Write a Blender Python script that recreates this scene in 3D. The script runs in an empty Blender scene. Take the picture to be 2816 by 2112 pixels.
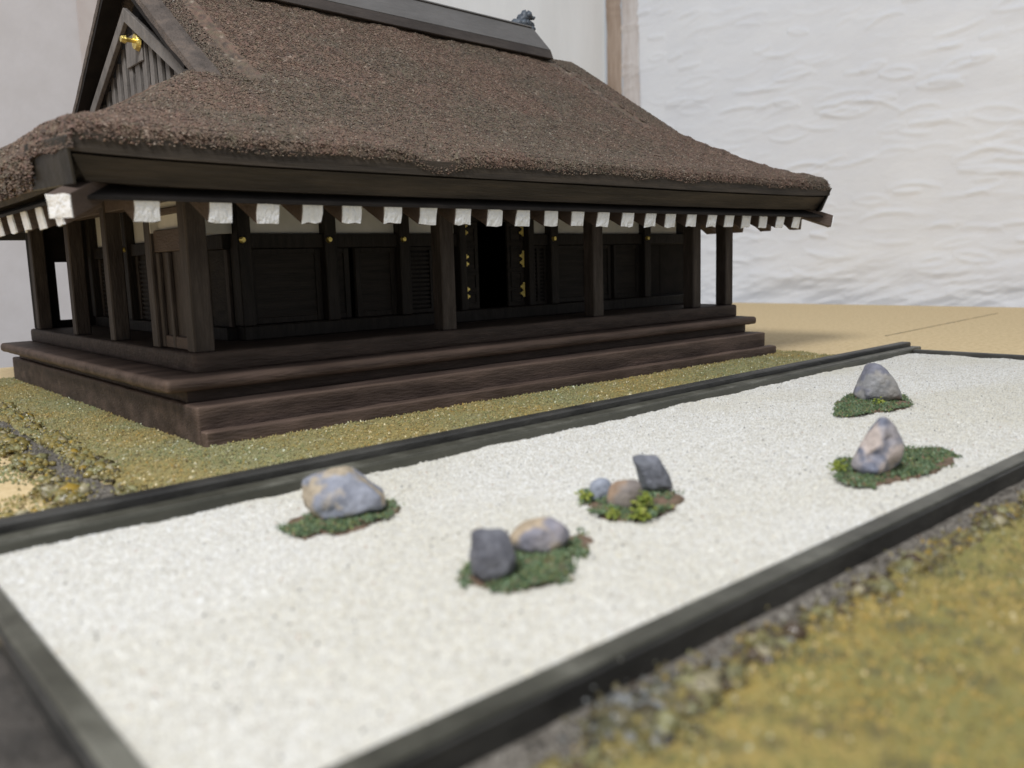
import bpy, bmesh, math, random
import numpy as np
from mathutils import Vector, Matrix

# ------------------------------------------------------------------ camera, world, light
# one unit = 10 cm: a scale model on a base board, photographed from a few centimetres away
sc = bpy.context.scene
COL = sc.collection
rng = np.random.default_rng(7)
random.seed(7)

cam_d = bpy.data.cameras.new('camera')
cam = bpy.data.objects.new('camera', cam_d)
COL.objects.link(cam)
R_ = Vector((0.75040071, -0.66033834, -0.02918996))
U_ = Vector((0.11373368, 0.08549079, 0.98982623))
F_ = Vector((0.65112474, 0.74608619, -0.13925506))
C_ = Vector((-0.6228972, -1.65571727, 0.34351015))
cam.matrix_world = Matrix(((R_.x, U_.x, -F_.x, C_.x), (R_.y, U_.y, -F_.y, C_.y), (R_.z, U_.z, -F_.z, C_.z), (0, 0, 0, 1)))
cam_d.sensor_width = 36.0
cam_d.lens = 36.0 * 2354.4 / 2816.0
cam_d.clip_start = 0.02
cam_d.clip_end = 60.0
cam_d.dof.use_dof = True
cam_d.dof.focus_distance = 2.30
cam_d.dof.aperture_fstop = 2.8
sc.camera = cam

w = bpy.data.worlds.new("World")
sc.world = w
w.use_nodes = True
bg = w.node_tree.nodes['Background']
bg.inputs[0].default_value = (0.90, 0.955, 1.03, 1)
bg.inputs[1].default_value = 0.40

ld = bpy.data.lights.new('ceiling_light', 'AREA')
ld.shape = 'DISK'
ld.size = 2.2
ld.energy = 455.0
ld.color = (0.975, 0.985, 1.0)
lamp = bpy.data.objects.new('ceiling_light', ld)
COL.objects.link(lamp)
lamp.location = (-3.2, -2.0, 5.6)
lamp.rotation_euler = (Vector((0.9, -0.2, 0.0)) - Vector(lamp.location)).to_track_quat('-Z', 'Y').to_euler()

sc.view_settings.view_transform = 'Standard'
sc.view_settings.look = 'None'
sc.view_settings.exposure = 0.0
sc.view_settings.gamma = 1.0
sc.cycles.max_bounces = 8

# ------------------------------------------------------------------ noise helpers
_P = np.random.default_rng(3).random((64, 64, 64)).astype(np.float32)
def vnoise(p):
    """smooth value noise, p (n,3) -> (n,) in 0..1"""
    p = np.asarray(p, dtype=np.float64)
    i = np.floor(p).astype(np.int64); f = p - i
    f = f * f * (3 - 2 * f)
    o = np.zeros(len(p))
    for dx in (0, 1):
        for dy in (0, 1):
            for dz in (0, 1):
                wgt = (f[:, 0] if dx else 1 - f[:, 0]) * (f[:, 1] if dy else 1 - f[:, 1]) * (f[:, 2] if dz else 1 - f[:, 2])
                o += wgt * _P[(i[:, 0] + dx) & 63, (i[:, 1] + dy) & 63, (i[:, 2] + dz) & 63]
    return o
def fbm(p, oct=4):
    p = np.asarray(p, dtype=np.float64); s = np.zeros(len(p)); a = 1; t = 0
    for k in range(oct):
        s += a * vnoise(p * (2 ** k) + 17.3 * k); t += a; a *= 0.5
    return s / t

# ------------------------------------------------------------------ material helpers
def srgb(r, g, b):
    f = lambda c: (c / 255 / 12.92) if c / 255 <= 0.04045 else ((c / 255 + 0.055) / 1.055) ** 2.4
    return (f(r), f(g), f(b))

def mat(name, c1, c2=None, scale=30, rough=0.8, bump=0.0, bscale=120, stretch=(1, 1, 1), metal=0.0, spec=0.5, attr=None, c3=None, detail=6):
    m = bpy.data.materials.new(name); m.use_nodes = True
    nt = m.node_tree; N = nt.nodes; L = nt.links
    b = N['Principled BSDF']
    b.inputs['Roughness'].default_value = rough
    b.inputs['Metallic'].default_value = metal
    b.inputs['Specular IOR Level'].default_value = spec
    tc = N.new('ShaderNodeTexCoord')
    mp = N.new('ShaderNodeMapping'); mp.inputs['Scale'].default_value = stretch
    L.new(tc.outputs['Object'], mp.inputs['Vector'])
    if attr:
        a = N.new('ShaderNodeAttribute'); a.attribute_name = attr
        L.new(a.outputs['Color'], b.inputs['Base Color'])
    elif c2 is None:
        b.inputs['Base Color'].default_value = (*c1, 1)
    else:
        n = N.new('ShaderNodeTexNoise'); n.inputs['Scale'].default_value = scale; n.inputs['Detail'].default_value = detail
        n.inputs['Roughness'].default_value = 0.65
        L.new(mp.outputs[0], n.inputs['Vector'])
        r = N.new('ShaderNodeValToRGB')
        r.color_ramp.elements[0].position = 0.36; r.color_ramp.elements[0].color = (*c1, 1)
        r.color_ramp.elements[1].position = 0.66; r.color_ramp.elements[1].color = (*c2, 1)
        if c3 is not None:
            e = r.color_ramp.elements.new(0.52); e.color = (*c3, 1)
        L.new(n.outputs['Fac'], r.inputs['Fac']); L.new(r.outputs[0], b.inputs['Base Color'])
    if bump:
        n2 = N.new('ShaderNodeTexNoise'); n2.inputs['Scale'].default_value = bscale; n2.inputs['Detail'].default_value = 5
        L.new(mp.outputs[0], n2.inputs['Vector'])
        bp = N.new('ShaderNodeBump'); bp.inputs['Strength'].default_value = 0.7; bp.inputs['Distance'].default_value = bump
        L.new(n2.outputs['Fac'], bp.inputs['Height']); L.new(bp.outputs[0], b.inputs['Normal'])
    return m

M = {}
M['wood'] = mat('dark_stained_wood', (0.036, 0.025, 0.020), (0.078, 0.054, 0.044), 26, 0.62, 0.004, 90, (0.35, 1, 2.2), c3=(0.054, 0.038, 0.031))
M['wood_up'] = mat('dark_stained_wood_upright', (0.043, 0.033, 0.028), (0.086, 0.068, 0.059), 26, 0.6, 0.003, 90, (2.2, 2.2, 0.35), c3=(0.062, 0.049, 0.042))
M['base'] = mat('worn_brown_base_wood', (0.042, 0.028, 0.023), (0.112, 0.076, 0.062), 16, 0.6, 0.003, 130, (0.3, 1.0, 1.6), c3=(0.072, 0.050, 0.041))
M['inner'] = mat('shadowed_inner_wood', (0.015, 0.012, 0.010), (0.032, 0.026, 0.022), 26, 0.6, 0.003, 90, (2.2, 2.2, 0.35))  # under-eave shade put into this darker copy of the wood
M['panel'] = mat('shaded_panel_wood', (0.017, 0.014, 0.012), (0.036, 0.029, 0.024), 20, 0.65, 0.002, 70, (0.25, 1, 3.0))  # panel wood darkened in colour for the shade under the eaves
M['black'] = mat('shade_black_wood', (0.012, 0.010, 0.009), (0.022, 0.018, 0.016), 20, 0.8)  # near black, darkness of unlit recesses put into the colour
M['corner'] = mat('dark_corner_board', (0.016, 0.014, 0.011), (0.040, 0.034, 0.026), 9, 0.35, 0.003, 40)
M['fascia'] = mat('smoky_eave_wood', (0.032, 0.026, 0.021), (0.072, 0.056, 0.042), 14, 0.6, 0.003, 60, (0.25, 1, 3), c3=(0.050, 0.040, 0.031))
M['paint'] = mat('brushed_white_paint', (0.84, 0.84, 0.85), (0.93, 0.93, 0.935), 60, 0.28, 0.012, 55, (1.6, 1, 1))
M['plaster'] = mat('pale_plaster', (0.62, 0.60, 0.55), (0.70, 0.67, 0.62), 20, 0.9)
M['gold'] = mat('brass', (0.78, 0.60, 0.16), (0.92, 0.74, 0.26), 80, 0.32, 0.002, 200, metal=0.85)
M['thatch'] = mat('roof_flock', (0.1, 0.08, 0.07), rough=0.75, attr='col', bump=0.006, bscale=260)
M['verge_dark'] = mat('brown_verge', (0.085, 0.062, 0.050), (0.15, 0.11, 0.086), 40, 0.85, 0.006, 200)
M['verge'] = mat('grey_brown_verge', (0.070, 0.055, 0.046), (0.150, 0.112, 0.088), 20, 0.85, 0.006, 200, c3=(0.105, 0.082, 0.068))
M['gable'] = mat('grey_gable_wood', (0.12, 0.107, 0.097), (0.195, 0.173, 0.156), 30, 0.6, 0.003, 110, (1, 1, 0.4))
M['ridge'] = mat('grey_ridge_wood', (0.13, 0.124, 0.120), (0.18, 0.172, 0.168), 12, 0.5, 0.002, 90, (0.3, 1, 1))
M['ridge_dark'] = mat('dark_ridge_foot', (0.04, 0.032, 0.028), (0.075, 0.06, 0.052), 16, 0.6, 0.003, 90, (0.3, 1, 1))
M['tile'] = mat('blue_grey_ridge_tile', (0.045, 0.055, 0.072), (0.12, 0.14, 0.165), 30, 0.45, 0.004, 60)
M['sand'] = mat('white_sand_bed', (0.58, 0.55, 0.48), (0.74, 0.72, 0.67), 70, 0.85, 0.004, 320, c3=(0.67, 0.645, 0.58))
M['grain'] = mat('sand_grains', (0.7, 0.7, 0.7), attr='col', rough=0.35)
M['turf'] = mat('olive_flock', (0.2, 0.17, 0.07), attr='col', rough=0.7, bump=0.008, bscale=250)
M['board'] = mat('tan_board', (0.64, 0.475, 0.245), (0.80, 0.62, 0.37), 55, 0.75, 0.003, 200, c3=(0.735, 0.56, 0.31))
M['rail'] = mat('grey_green_rail', (0.040, 0.038, 0.028), (0.155, 0.150, 0.122), 15, 0.42, 0.003, 80, (0.5, 0.5, 1), c3=(0.078, 0.075, 0.058), detail=9)
M['rail_dark'] = mat('dark_slate_rail', (0.020, 0.019, 0.018), (0.066, 0.063, 0.056), 16, 0.5, 0.003, 80, (0.4, 0.4, 1))
M['path'] = mat('grey_ballast', (0.085, 0.072, 0.058), (0.27, 0.24, 0.205), 45, 0.8, 0.008, 300, c3=(0.18, 0.16, 0.135))
M['rail_green'] = mat('dark_green_rail_face', (0.045, 0.045, 0.034), (0.090, 0.088, 0.068), 12, 0.45, 0.003, 80, (0.4, 0.4, 1))
M['soil'] = mat('dark_ground', (0.030, 0.026, 0.022), (0.075, 0.064, 0.054), 14, 0.7, 0.008, 120)  # dark brown for the ground patch left of the border
M['moss_soil'] = mat('red_brown_soil', (0.10, 0.075, 0.045), (0.26, 0.165, 0.115), 60, 0.85, 0.006, 300)
M['moss'] = mat('moss_flock', (0.1, 0.2, 0.1), attr='col', rough=0.7)
M['fabric'] = mat('white_woven_curtain', (0.79, 0.79, 0.81), (0.86, 0.855, 0.86), 1.2, 0.85, 0.006, 14, (1, 1, 2))
M['band2'] = mat('pale_see_through_frame', (0.52, 0.44, 0.39), (0.74, 0.69, 0.66), 3, 0.85, 0.006, 14, (1, 3, 0.5))  # paler edge of the frame tint
M['band'] = mat('tan_see_through_frame', (0.30, 0.21, 0.15), (0.50, 0.39, 0.31), 3, 0.85, 0.006, 14, (1, 3, 0.5))  # tint of a brown frame seen through sheer cloth
M['fabric2'] = mat('cream_plain_curtain', (0.78, 0.77, 0.745), (0.84, 0.83, 0.81), 1.5, 0.85, 0.004, 16, (3, 3, 0.4))
M['wall'] = mat('pinkish_grey_wallpaper', (0.60, 0.555, 0.535), (0.645, 0.60, 0.585), 5, 0.9, 0.003, 40)
M['seam'] = mat('tan_wall_seam', (0.54, 0.46, 0.42), (0.59, 0.52, 0.48), 6, 0.9)

def worn_edges(m, col, lo=0.515, hi=0.60, amt=0.8):
    nt = m.node_tree; N = nt.nodes; L = nt.links; b = N['Principled BSDF']
    src = b.inputs['Base Color'].links[0].from_socket
    g = N.new('ShaderNodeNewGeometry'); r = N.new('ShaderNodeMapRange')
    r.inputs['From Min'].default_value = lo; r.inputs['From Max'].default_value = hi; r.inputs['To Max'].default_value = amt
    L.new(g.outputs['Pointiness'], r.inputs['Value'])
    mx = N.new('ShaderNodeMix'); mx.data_type = 'RGBA'
    L.new(r.outputs[0], mx.inputs[0]); L.new(src, mx.inputs[6]); mx.inputs[7].default_value = (*col, 1)
    L.new(mx.outputs[2], b.inputs['Base Color'])
worn_edges(M['base'], (0.20, 0.135, 0.10))
worn_edges(M['wood'], (0.15, 0.11, 0.09), amt=0.5)

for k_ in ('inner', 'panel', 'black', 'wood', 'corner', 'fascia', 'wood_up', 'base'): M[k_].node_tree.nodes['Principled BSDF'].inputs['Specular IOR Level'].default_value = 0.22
# ------------------------------------------------------------------ object helpers
def tag(o, label=None, cat=None, group=None, kind=None):
    if label: o['label'] = label
    if cat: o['category'] = cat
    if group: o['group'] = group
    if kind: o['kind'] = kind
    return o
def empty(name, loc=(0, 0, 0)):
    o = bpy.data.objects.new(name, None); o.location = loc; o.empty_display_size = 0.05
    COL.objects.link(o); return o
def link(name, me, m, parent=None, smooth=False):
    o = bpy.data.objects.new(name, me); COL.objects.link(o)
    if m is not None and not me.materials: me.materials.append(m)
    if parent is not None:
        o.parent = parent
        o.matrix_parent_inverse = parent_world(parent).inverted()
    if smooth:
        me.polygons.foreach_set('use_smooth', np.ones(len(me.polygons), dtype=bool))
    return o
def parent_world(p):
    m = Matrix.Translation(p.location)
    return m if p.parent is None else parent_world(p.parent) @ p.matrix_parent_inverse @ m if False else m
def npmesh(name, V, F, cols=None):
    """V (n,3), F (m,k) constant k"""
    V = np.asarray(V, dtype=np.float32); F = np.asarray(F, dtype=np.int32)
    me = bpy.data.meshes.new(name)
    me.vertices.add(len(V)); me.vertices.foreach_set('co', V.ravel())
    k = F.shape[1]
    me.loops.add(F.size); me.loops.foreach_set('vertex_index', F.ravel())
    me.polygons.add(len(F)); me.polygons.foreach_set('loop_start', np.arange(0, F.size, k, dtype=np.int32))
    if cols is not None:
        a = me.color_attributes.new('col', 'FLOAT_COLOR', 'POINT')
        c = np.ones((len(V), 4), dtype=np.float32); c[:, :3] = cols
        a.data.foreach_set('color', c.ravel())
    me.update(calc_edges=True); me.validate()
    return me
def boxes_mesh(name, L, bev=0.0, seg=1, jit=0.0):
    """list of (x0,y0,z0,x1,y1,z1) -> one mesh with bevelled edges"""
    bm = bmesh.new()
    for b in L:
        x0, y0, z0, x1, y1, z1 = b
        r = bmesh.ops.create_cube(bm, size=1.0)
        for v in r['verts']:
            v.co = Vector(((x0 + x1) / 2 + v.co.x * (x1 - x0), (y0 + y1) / 2 + v.co.y * (y1 - y0), (z0 + z1) / 2 + v.co.z * (z1 - z0)))
            if jit: v.co += Vector([random.uniform(-jit, jit) for _ in range(3)])
    if bev: bmesh.ops.bevel(bm, geom=list(bm.edges), offset=bev, segments=seg, affect='EDGES', profile=0.6)
    me = bpy.data.meshes.new(name); bm.to_mesh(me); bm.free()
    return me
def box(name, b, m, parent, bev=0.003, seg=1, jit=0.0):
    if isinstance(b[0], (int, float)): b = [b]
    return link(name, boxes_mesh(name, b, bev, seg, jit), m, parent)
def obar(a, b, wd, up, h):
    """8 corners of a bar from a to b, width wd (side), height h (along up)"""
    a = Vector(a); b = Vector(b); d = (b - a).normalized(); up = Vector(up)
    s = d.cross(up).normalized(); u = s.cross(d).normalized()
    P = []
    for p in (a, b):
        for i, j in ((-1, -1), (1, -1), (1, 1), (-1, 1)):
            P.append(p + s * (i * wd / 2) + u * (j * h / 2))
    return P, [(0, 1, 2, 3), (7, 6, 5, 4), (0, 4, 5, 1), (1, 5, 6, 2), (2, 6, 7, 3), (3, 7, 4, 0)]
def hexa(name, P, Fc, m, parent, bev=0.0):
    bm = bmesh.new(); vs = [bm.verts.new(p) for p in P]
    for f in Fc: bm.faces.new([vs[i] for i in f])
    bmesh.ops.recalc_face_normals(bm, faces=bm.faces)
    if bev: bmesh.ops.bevel(bm, geom=list(bm.edges), offset=bev, segments=1, affect='EDGES')
    me = bpy.data.meshes.new(name); bm.to_mesh(me); bm.free()
    return link(name, me, m, parent)
def worn_box(name, b, m, parent, cell=0.02, amp=0.004, bev=0.006, fr=(6, 25, 25), seg=2):
    """box with a subdivided, slightly worn surface"""
    me = boxes_mesh(name, [b], bev, seg)
    bm = bmesh.new(); bm.from_mesh(me)
    for _ in range(8):
        E = [e for e in bm.edges if e.calc_length() > cell * 2]
        if not E: break
        bmesh.ops.subdivide_edges(bm, edges=E, cuts=1, use_grid_fill=True)
    bmesh.ops.triangulate(bm, faces=[f for f in bm.faces if len(f.verts) > 4])
    bm.normal_update()
    P = np.array([v.co[:] for v in bm.verts])
    n = fbm(P * np.array(fr) + 3.1, 4) - 0.5
    for v, d in zip(bm.verts, n): v.co += v.normal * float(d) * amp * 2
    bm.to_mesh(me); bm.free()
    return link(name, me, m, parent, smooth=True)
def tri_grains(P, size, flat=0.75, jitter=0.6, r=rng):
    """small four-sided chips at points P; returns V, F"""
    n = len(P); s = (size if np.ndim(size) else np.full(n, size))[:, None]
    ang = r.random(n) * 6.283
    V = np.zeros((n, 5, 3))
    for k in range(4):
        a = ang + k * 1.5708 + (r.random(n) - 0.5) * jitter
        rad = (0.6 + 0.6 * r.random(n))
        V[:, k, 0] = np.cos(a) * rad; V[:, k, 1] = np.sin(a) * rad; V[:, k, 2] = -0.45 + (r.random(n) - 0.5) * 0.5
    V[:, 4] = (r.random((n, 3)) - 0.5) * 0.8; V[:, 4, 2] = flat * (0.6 + 0.6 * r.random(n))
    V = V * s[:, None, :] * 0.55 + P[:, None, :]
    base = np.arange(n)[:, None, None] * 5
    F = base + np.array([[0, 1, 4], [1, 2, 4], [2, 3, 4], [3, 0, 4]])[None]
    return V.reshape(-1, 3), F.reshape(-1, 3)
def pick(cols, wts, n, var=0.12, r=rng):
    cols = np.array(cols); i = r.choice(len(cols), n, p=np.array(wts) / np.sum(wts))
    return np.clip(cols[i] * (1 + (r.random((n, 1)) - 0.5) * 2 * var), 0, 1)
def grid_mesh(name, X, Y, Z, cols=None, keep=None):
    ny, nx = X.shape
    V = np.stack([X.ravel(), Y.ravel(), Z.ravel()], 1)
    i = np.arange(ny * nx).reshape(ny, nx)
    F = np.stack([i[:-1, :-1].ravel(), i[:-1, 1:].ravel(), i[1:, 1:].ravel(), i[1:, :-1].ravel()], 1)
    if keep is not None:
        k = keep; kk = (k[:-1, :-1] & k[:-1, 1:] & k[1:, 1:] & k[1:, :-1]).ravel(); F = F[kk]
        used = np.unique(F); mp = np.full(len(V), -1); mp[used] = np.arange(len(used)); V = V[used]; F = mp[F]
        if cols is not None: cols = cols[used]
    return npmesh(name, V, F, cols)
def in_poly(x, y, poly):
    c = np.zeros(len(x), bool); n = len(poly)
    for i in range(n):
        x1, y1 = poly[i]; x2, y2 = poly[(i + 1) % n]
        t = ((y1 > y) != (y2 > y)) & (x < (x2 - x1) * (y - y1) / (y2 - y1 + 1e-12) + x1)
        c ^= t
    return c
def cyl(name, c, axis, r0, r1, ln, m, parent, seg=12, smooth=True):
    bm = bmesh.new()
    q = Vector((0, 0, 1)).rotation_difference(Vector(axis)).to_matrix().to_4x4()
    bmesh.ops.create_cone(bm, cap_ends=True, segments=seg, radius1=r0, radius2=r1, depth=ln, matrix=Matrix.Translation(c) @ q)
    me = bpy.data.meshes.new(name); bm.to_mesh(me); bm.free()
    return link(name, me, m, parent)

# ------------------------------------------------------------------ SETTING: board, wall, curtains
o = box('base_board', (-3.0, -3.2, -0.12, 5.0, 2.17, -0.002), M['board'], None, 0.006); tag(o, kind='structure')
o.name = 'ground'
# two thin pencil lines on the far part of the board
hexa('pencil_line', *obar((2.9, 0.0, -0.0012), (4.45, 0.11, -0.0012), 0.007, (0, 0, 1), 0.0012), mat('pencil', (0.13, 0.11, 0.09), (0.5, 0.36, 0.18), 8), o)

# wall far behind
wl = box('wall', (-5.0, 4.62, -1.6, 5.9, 4.8, 4.2), M['wall'], None, 0); tag(wl, kind='structure')
box('wall_strip', (1.17, 4.606, -1.6, 1.30, 4.622, 4.2), M['seam'], wl, 0.003)

# curtains
def curtain(name, p0, p1, z0, z1, m, parent, nx, nz, wave, emb, drop=0.0, seed=0.0):
    u = np.linspace(0, 1, nx); v = np.linspace(0, 1, nz); Uu, Vv = np.meshgrid(u, v)
    p0 = np.array(p0); p1 = np.array(p1); ln = np.linalg.norm(p1 - p0); d = (p1 - p0) / ln
    nrm = np.array([d[1], -d[0]])
    if nrm[0] > 0: nrm = -nrm
    s = (Uu * ln).ravel(); z = (z0 + (z1 - z0) * Vv).ravel()
    folds = wave * (fbm(np.stack([s * 1.3 + seed, z * 0.25, s * 0], 1), 3) - 0.5) * 2
    off = folds
    if emb:
        rc_ = np.random.default_rng(int(seed) + 31)
        nm = int(ln * (z1 - z0) * 40)
        for _ in range(nm):
            cs, cz = rc_.uniform(0, ln), rc_.uniform(z0, z1); a = rc_.uniform(0.07, 0.22); b = a * rc_.uniform(0.05, 0.26); tl = rc_.normal(0, 0.10)
            k = (np.abs(s - cs) < a * 1.15) & (np.abs(z - cz) < b * 2.2 + 0.05)
            if not k.any(): continue
            uu = (s[k] - cs) / a; vv = z[k] - cz - tl * (s[k] - cs)
            m1 = np.clip(1 - uu ** 2, 0, 1); mode = rc_.integers(0, 3); g = np.zeros(k.sum())
            if mode != 1: g += np.exp(-((vv - b * m1) / 0.017) ** 2) * m1 ** 0.5
            if mode != 2: g += np.exp(-((vv + b * m1) / 0.017) ** 2) * m1 ** 0.5
            off[k] += emb * g * rc_.uniform(0.2, 0.95)
        off = off + emb * 1.6 * (fbm(np.stack([s * 1.8 + seed, z * 6, s * 0 + 2], 1), 3) - 0.5)
        bl = np.exp(-((z - 0.02) / 0.26) ** 2)       # gathered folds where the cloth meets the board
        n2 = fbm(np.stack([s * 1.6 + 3, z * 6 - s * 1.5, s * 0 + 8], 1), 4)
        off = off + bl * 0.20 * (n2 - 0.45)
    X = p0[0] + d[0] * s + nrm[0] * off; Y = p0[1] + d[1] * s + nrm[1] * off
    me = grid_mesh(name, X.reshape(nz, nx), Y.reshape(nz, nx), z.reshape(nz, nx))
    return link(name, me, m, parent, smooth=True)
ct = empty('curtain', (5.3, 1.0, 0)); tag(ct, 'white embossed curtain with wavy eye-shaped relief hanging behind the board', 'curtain')
curtain('fabric', (5.28, 3.33), (5.28, -0.6), -1.0, 3.4, M['fabric'], ct, 560, 560, 0.05, 0.0105, seed=0.0)
curtain('tan_frame_tint', (5.285, 3.70), (5.275, 3.52), -1.0, 3.4, M['band'], ct, 40, 400, 0.012, 0.010, seed=4.0)  # brown frame behind sheer cloth, put into the cloth colour
curtain('pale_frame_tint', (5.280, 3.519), (5.275, 3.325), -1.0, 3.4, M['band2'], ct, 40, 400, 0.012, 0.012, seed=6.0)  # same see-through tint, painted paler towards the right
c2 = empty('curtain', (5.1, 4.2, 0)); tag(c2, 'plain bright cream curtain hanging behind the roof ridge, left of the tan strip where a frame shows through', 'curtain')
curtain('fabric', (2.2, 4.56), (5.285, 3.72), -1.0, 3.4, M['fabric2'], c2, 160, 60, 0.05, 0.0, seed=7.0)

# ------------------------------------------------------------------ SAND BED
def rail_back_y(x): return -0.482 + 0.03 * x      # front edge of the back ledge
ZS = 0.012
xs = np.arange(-0.475, 2.215, 0.009); ys = np.arange(-1.20, -0.405, 0.009)
X, Y = np.meshgrid(xs, ys)
P = np.stack([X.ravel(), Y.ravel(), np.zeros(X.size)], 1)
def sand_h(P):
    h = ZS + 0.006 * (fbm(P * 6, 3) - 0.5) + 0.0035 * (fbm(P * 60, 2) - 0.5)
    e = np.minimum.reduce([P[:, 0] + 0.468, rail_back_y(P[:, 0]) - P[:, 1], P[:, 1] + 1.186, 2.2 - P[:, 0]])
    return h + 0.008 * np.exp(-np.clip(e, 0, 1) / 0.03) * (fbm(P * 14 + 4, 3) - 0.3)
Z = sand_h(P).reshape(X.shape)
keep = (Y < rail_back_y(X) + 0.004)
o = link('sand_bed', grid_mesh('sand_bed', X, Y, Z, keep=keep), M['sand'], None, True); tag(o, kind='structure')
n = 210000
Pg = np.stack([rng.uniform(-0.465, 2.195, n), rng.uniform(-1.190, -0.42, n), np.zeros(n)], 1)
Pg = Pg[Pg[:, 1] < rail_back_y(Pg[:, 0]) - 0.001]
Pg[:, 2] = sand_h(Pg) + 0.0008
sz = rng.uniform(0.0016, 0.0034, len(Pg)); sz[rng.random(len(Pg)) < 0.004] = 0.008
cg = pick([(0.815, 0.805, 0.775), (0.745, 0.72, 0.65), (0.66, 0.62, 0.53), (0.50, 0.475, 0.43), (0.09, 0.085, 0.085), (0.45, 0.27, 0.19)], [42, 34, 16, 6, 0.35, 0.3], len(Pg), 0.09)
dk = cg.max(1) < 0.2; sz[dk] = rng.uniform(0.002, 0.0052, dk.sum())
V, F = tri_grains(Pg, sz, 0.6)
tn = np.clip((fbm(Pg * np.array((3, 3, 1)), 3) - 0.4) / 0.2, 0, 1)[:, None]; cg = np.clip(cg * (tn * np.array((1.03, 1.03, 1.04)) + (1 - tn) * np.array((0.95, 0.93, 0.87))), 0, 1)
o = link('sand_grains', npmesh('sand_grains', V, F, np.repeat(cg, 5, 0)), M['grain']); tag(o, 'loose white sand grains covering the rock garden bed', 'sand', kind='stuff')

# ------------------------------------------------------------------ GARDEN BORDER
gb = empty('garden_border', (0.86, -0.83, 0)); tag(gb, 'low grey wooden border framing the white sand garden', 'border')
def rail(name, a, b, wd, z0, z1, m, bev=0.003, zb=None):
    a = Vector((a[0], a[1], (z0 + z1) / 2)); b = Vector((b[0], b[1], (z0 + z1) / 2))
    P_, F_c = obar(a, b, wd, (0, 0, 1), z1 - z0)
    return hexa(name, P_, F_c, m, gb, bev)
rail('rail', (-0.490, -1.204), (2.30, -1.204), 0.025, -0.001, 0.030, M['rail'], 0.0015)
rail('outer_face_shade', (-0.486, -1.2187), (2.30, -1.2187), 0.004, -0.001, 0.0265, M['rail_dark'], 0.001)  # thin dark strip paints the shade on the rail's outer face
rail('rail', (-0.4785, -1.184), (-0.4785, -0.500), 0.022, -0.001, 0.030, M['rail'])
rail('outer_face_shade', (-0.4918, -1.2206), (-0.4918, -0.47), 0.004, -0.001, 0.0265, M['rail_dark'], 0.001)  # shade of the left rail's outer side, painted the same way
rail('rail', (2.212, -1.184), (2.212, -0.42), 0.026, -0.001, 0.026, M['rail_dark'])
def sl(x, dy): return (x, rail_back_y(x) + dy)
rail('rail', sl(-0.60, 0.016), sl(2.28, 0.016), 0.034, -0.001, 0.030, M['rail'])
rail('inner_face_board', sl(-0.60, -0.0015), sl(2.20, -0.0015), 0.0045, -0.001, 0.0265, M['rail_green'], 0.001)
rail('upper_rail', sl(-0.60, 0.050), sl(2.28, 0.050), 0.032, -0.001, 0.043, M['rail_dark'])

# ------------------------------------------------------------------ TURF, PATH, CLUMPS
TC = [(0.31, 0.27, 0.115), (0.37, 0.32, 0.145), (0.45, 0.40, 0.22), (0.24, 0.245, 0.11), (0.36, 0.27, 0.09), (0.20, 0.16, 0.07), (0.72, 0.69, 0.52)]
TW = [30, 24, 12, 22, 14, 10, 4]
def turf_inside(x, y):
    """signed-ish inside measure of the turf round the hall"""
    nz = (fbm(np.stack([x * 9, y * 9, x * 0], 1), 3) - 0.5) * 0.05
    e = np.minimum.reduce([x + 0.215, y - (rail_back_y(x) + 0.060), 2.10 - x + (0.06 + y) * 0.10, 1.66 - y])
    return e + np.where(x < -0.1, nz * 0.5, nz * np.where((x > 1.9) | (y > 1.5), 1.0, 0.0))
xs = np.arange(-0.26, 2.16, 0.010); ys = np.arange(-0.46, 1.70, 0.010)
X, Y = np.meshgrid(xs, ys); x = X.ravel(); y = Y.ravel()
e = turf_inside(x, y)
P = np.stack([x, y, x * 0], 1)
h = np.where(e > 0, 0.002 + 0.006 * fbm(P * 12, 4) + 0.004 * fbm(P * 70, 2), -0.012)
keepm = (e > -0.02) & ~((x > 0.06) & (y > 0.06))
tc = pick(TC, TW, len(x), 0.1); mixn = np.clip((fbm(P * 6, 3)[:, None] - 0.35) / 0.3, 0, 1)
tc = tc * 0.5 + 0.5 * (np.array((0.36, 0.28, 0.10)) * mixn + np.array((0.28, 0.28, 0.14)) * (1 - mixn))
o = link('turf', grid_mesh('turf', X, Y, h.reshape(X.shape), tc, keepm.reshape(X.shape)), M['turf'], None, True); tag(o, kind='structure')
def scatter_turf(name, label, n, dom, test, hfun, s0, s1, cols, wts, r):
    p = np.stack([r.uniform(dom[0], dom[1], n), r.uniform(dom[2], dom[3], n), np.zeros(n)], 1)
    p = p[test(p[:, 0], p[:, 1])]; p[:, 2] = hfun(p)
    V, F = tri_grains(p, r.uniform(s0, s1, len(p)), 0.9, r=r)
    c = pick(cols, wts, len(p), 0.15, r)
    mx_ = np.clip((fbm(p * 6, 3)[:, None] - 0.35) / 0.3, 0, 1); c = c * (np.array((1.10, 0.98, 0.78)) * mx_ + np.array((0.90, 0.97, 0.94)) * (1 - mx_))
    o = link(name, npmesh(name, V, F, np.repeat(c, 5, 0)), M['turf']); tag(o, label, 'turf', kind='stuff'); return o
hT = lambda p: 0.004 + 0.006 * fbm(p * 12, 4) + 0.004 * fbm(p * 70, 2) + 0.0005
r2 = np.random.default_rng(11)
scatter_turf('turf_flock', 'olive green flock strip around the dark base of the hall', 70000, (-0.24, 2.15, -0.45, 1.68),
             lambda x, y: (turf_inside(x, y) > 0.0) & ~((x > 0.03) & (y > 0.03)), hT, 0.003, 0.0065, TC, TW, r2)

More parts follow.
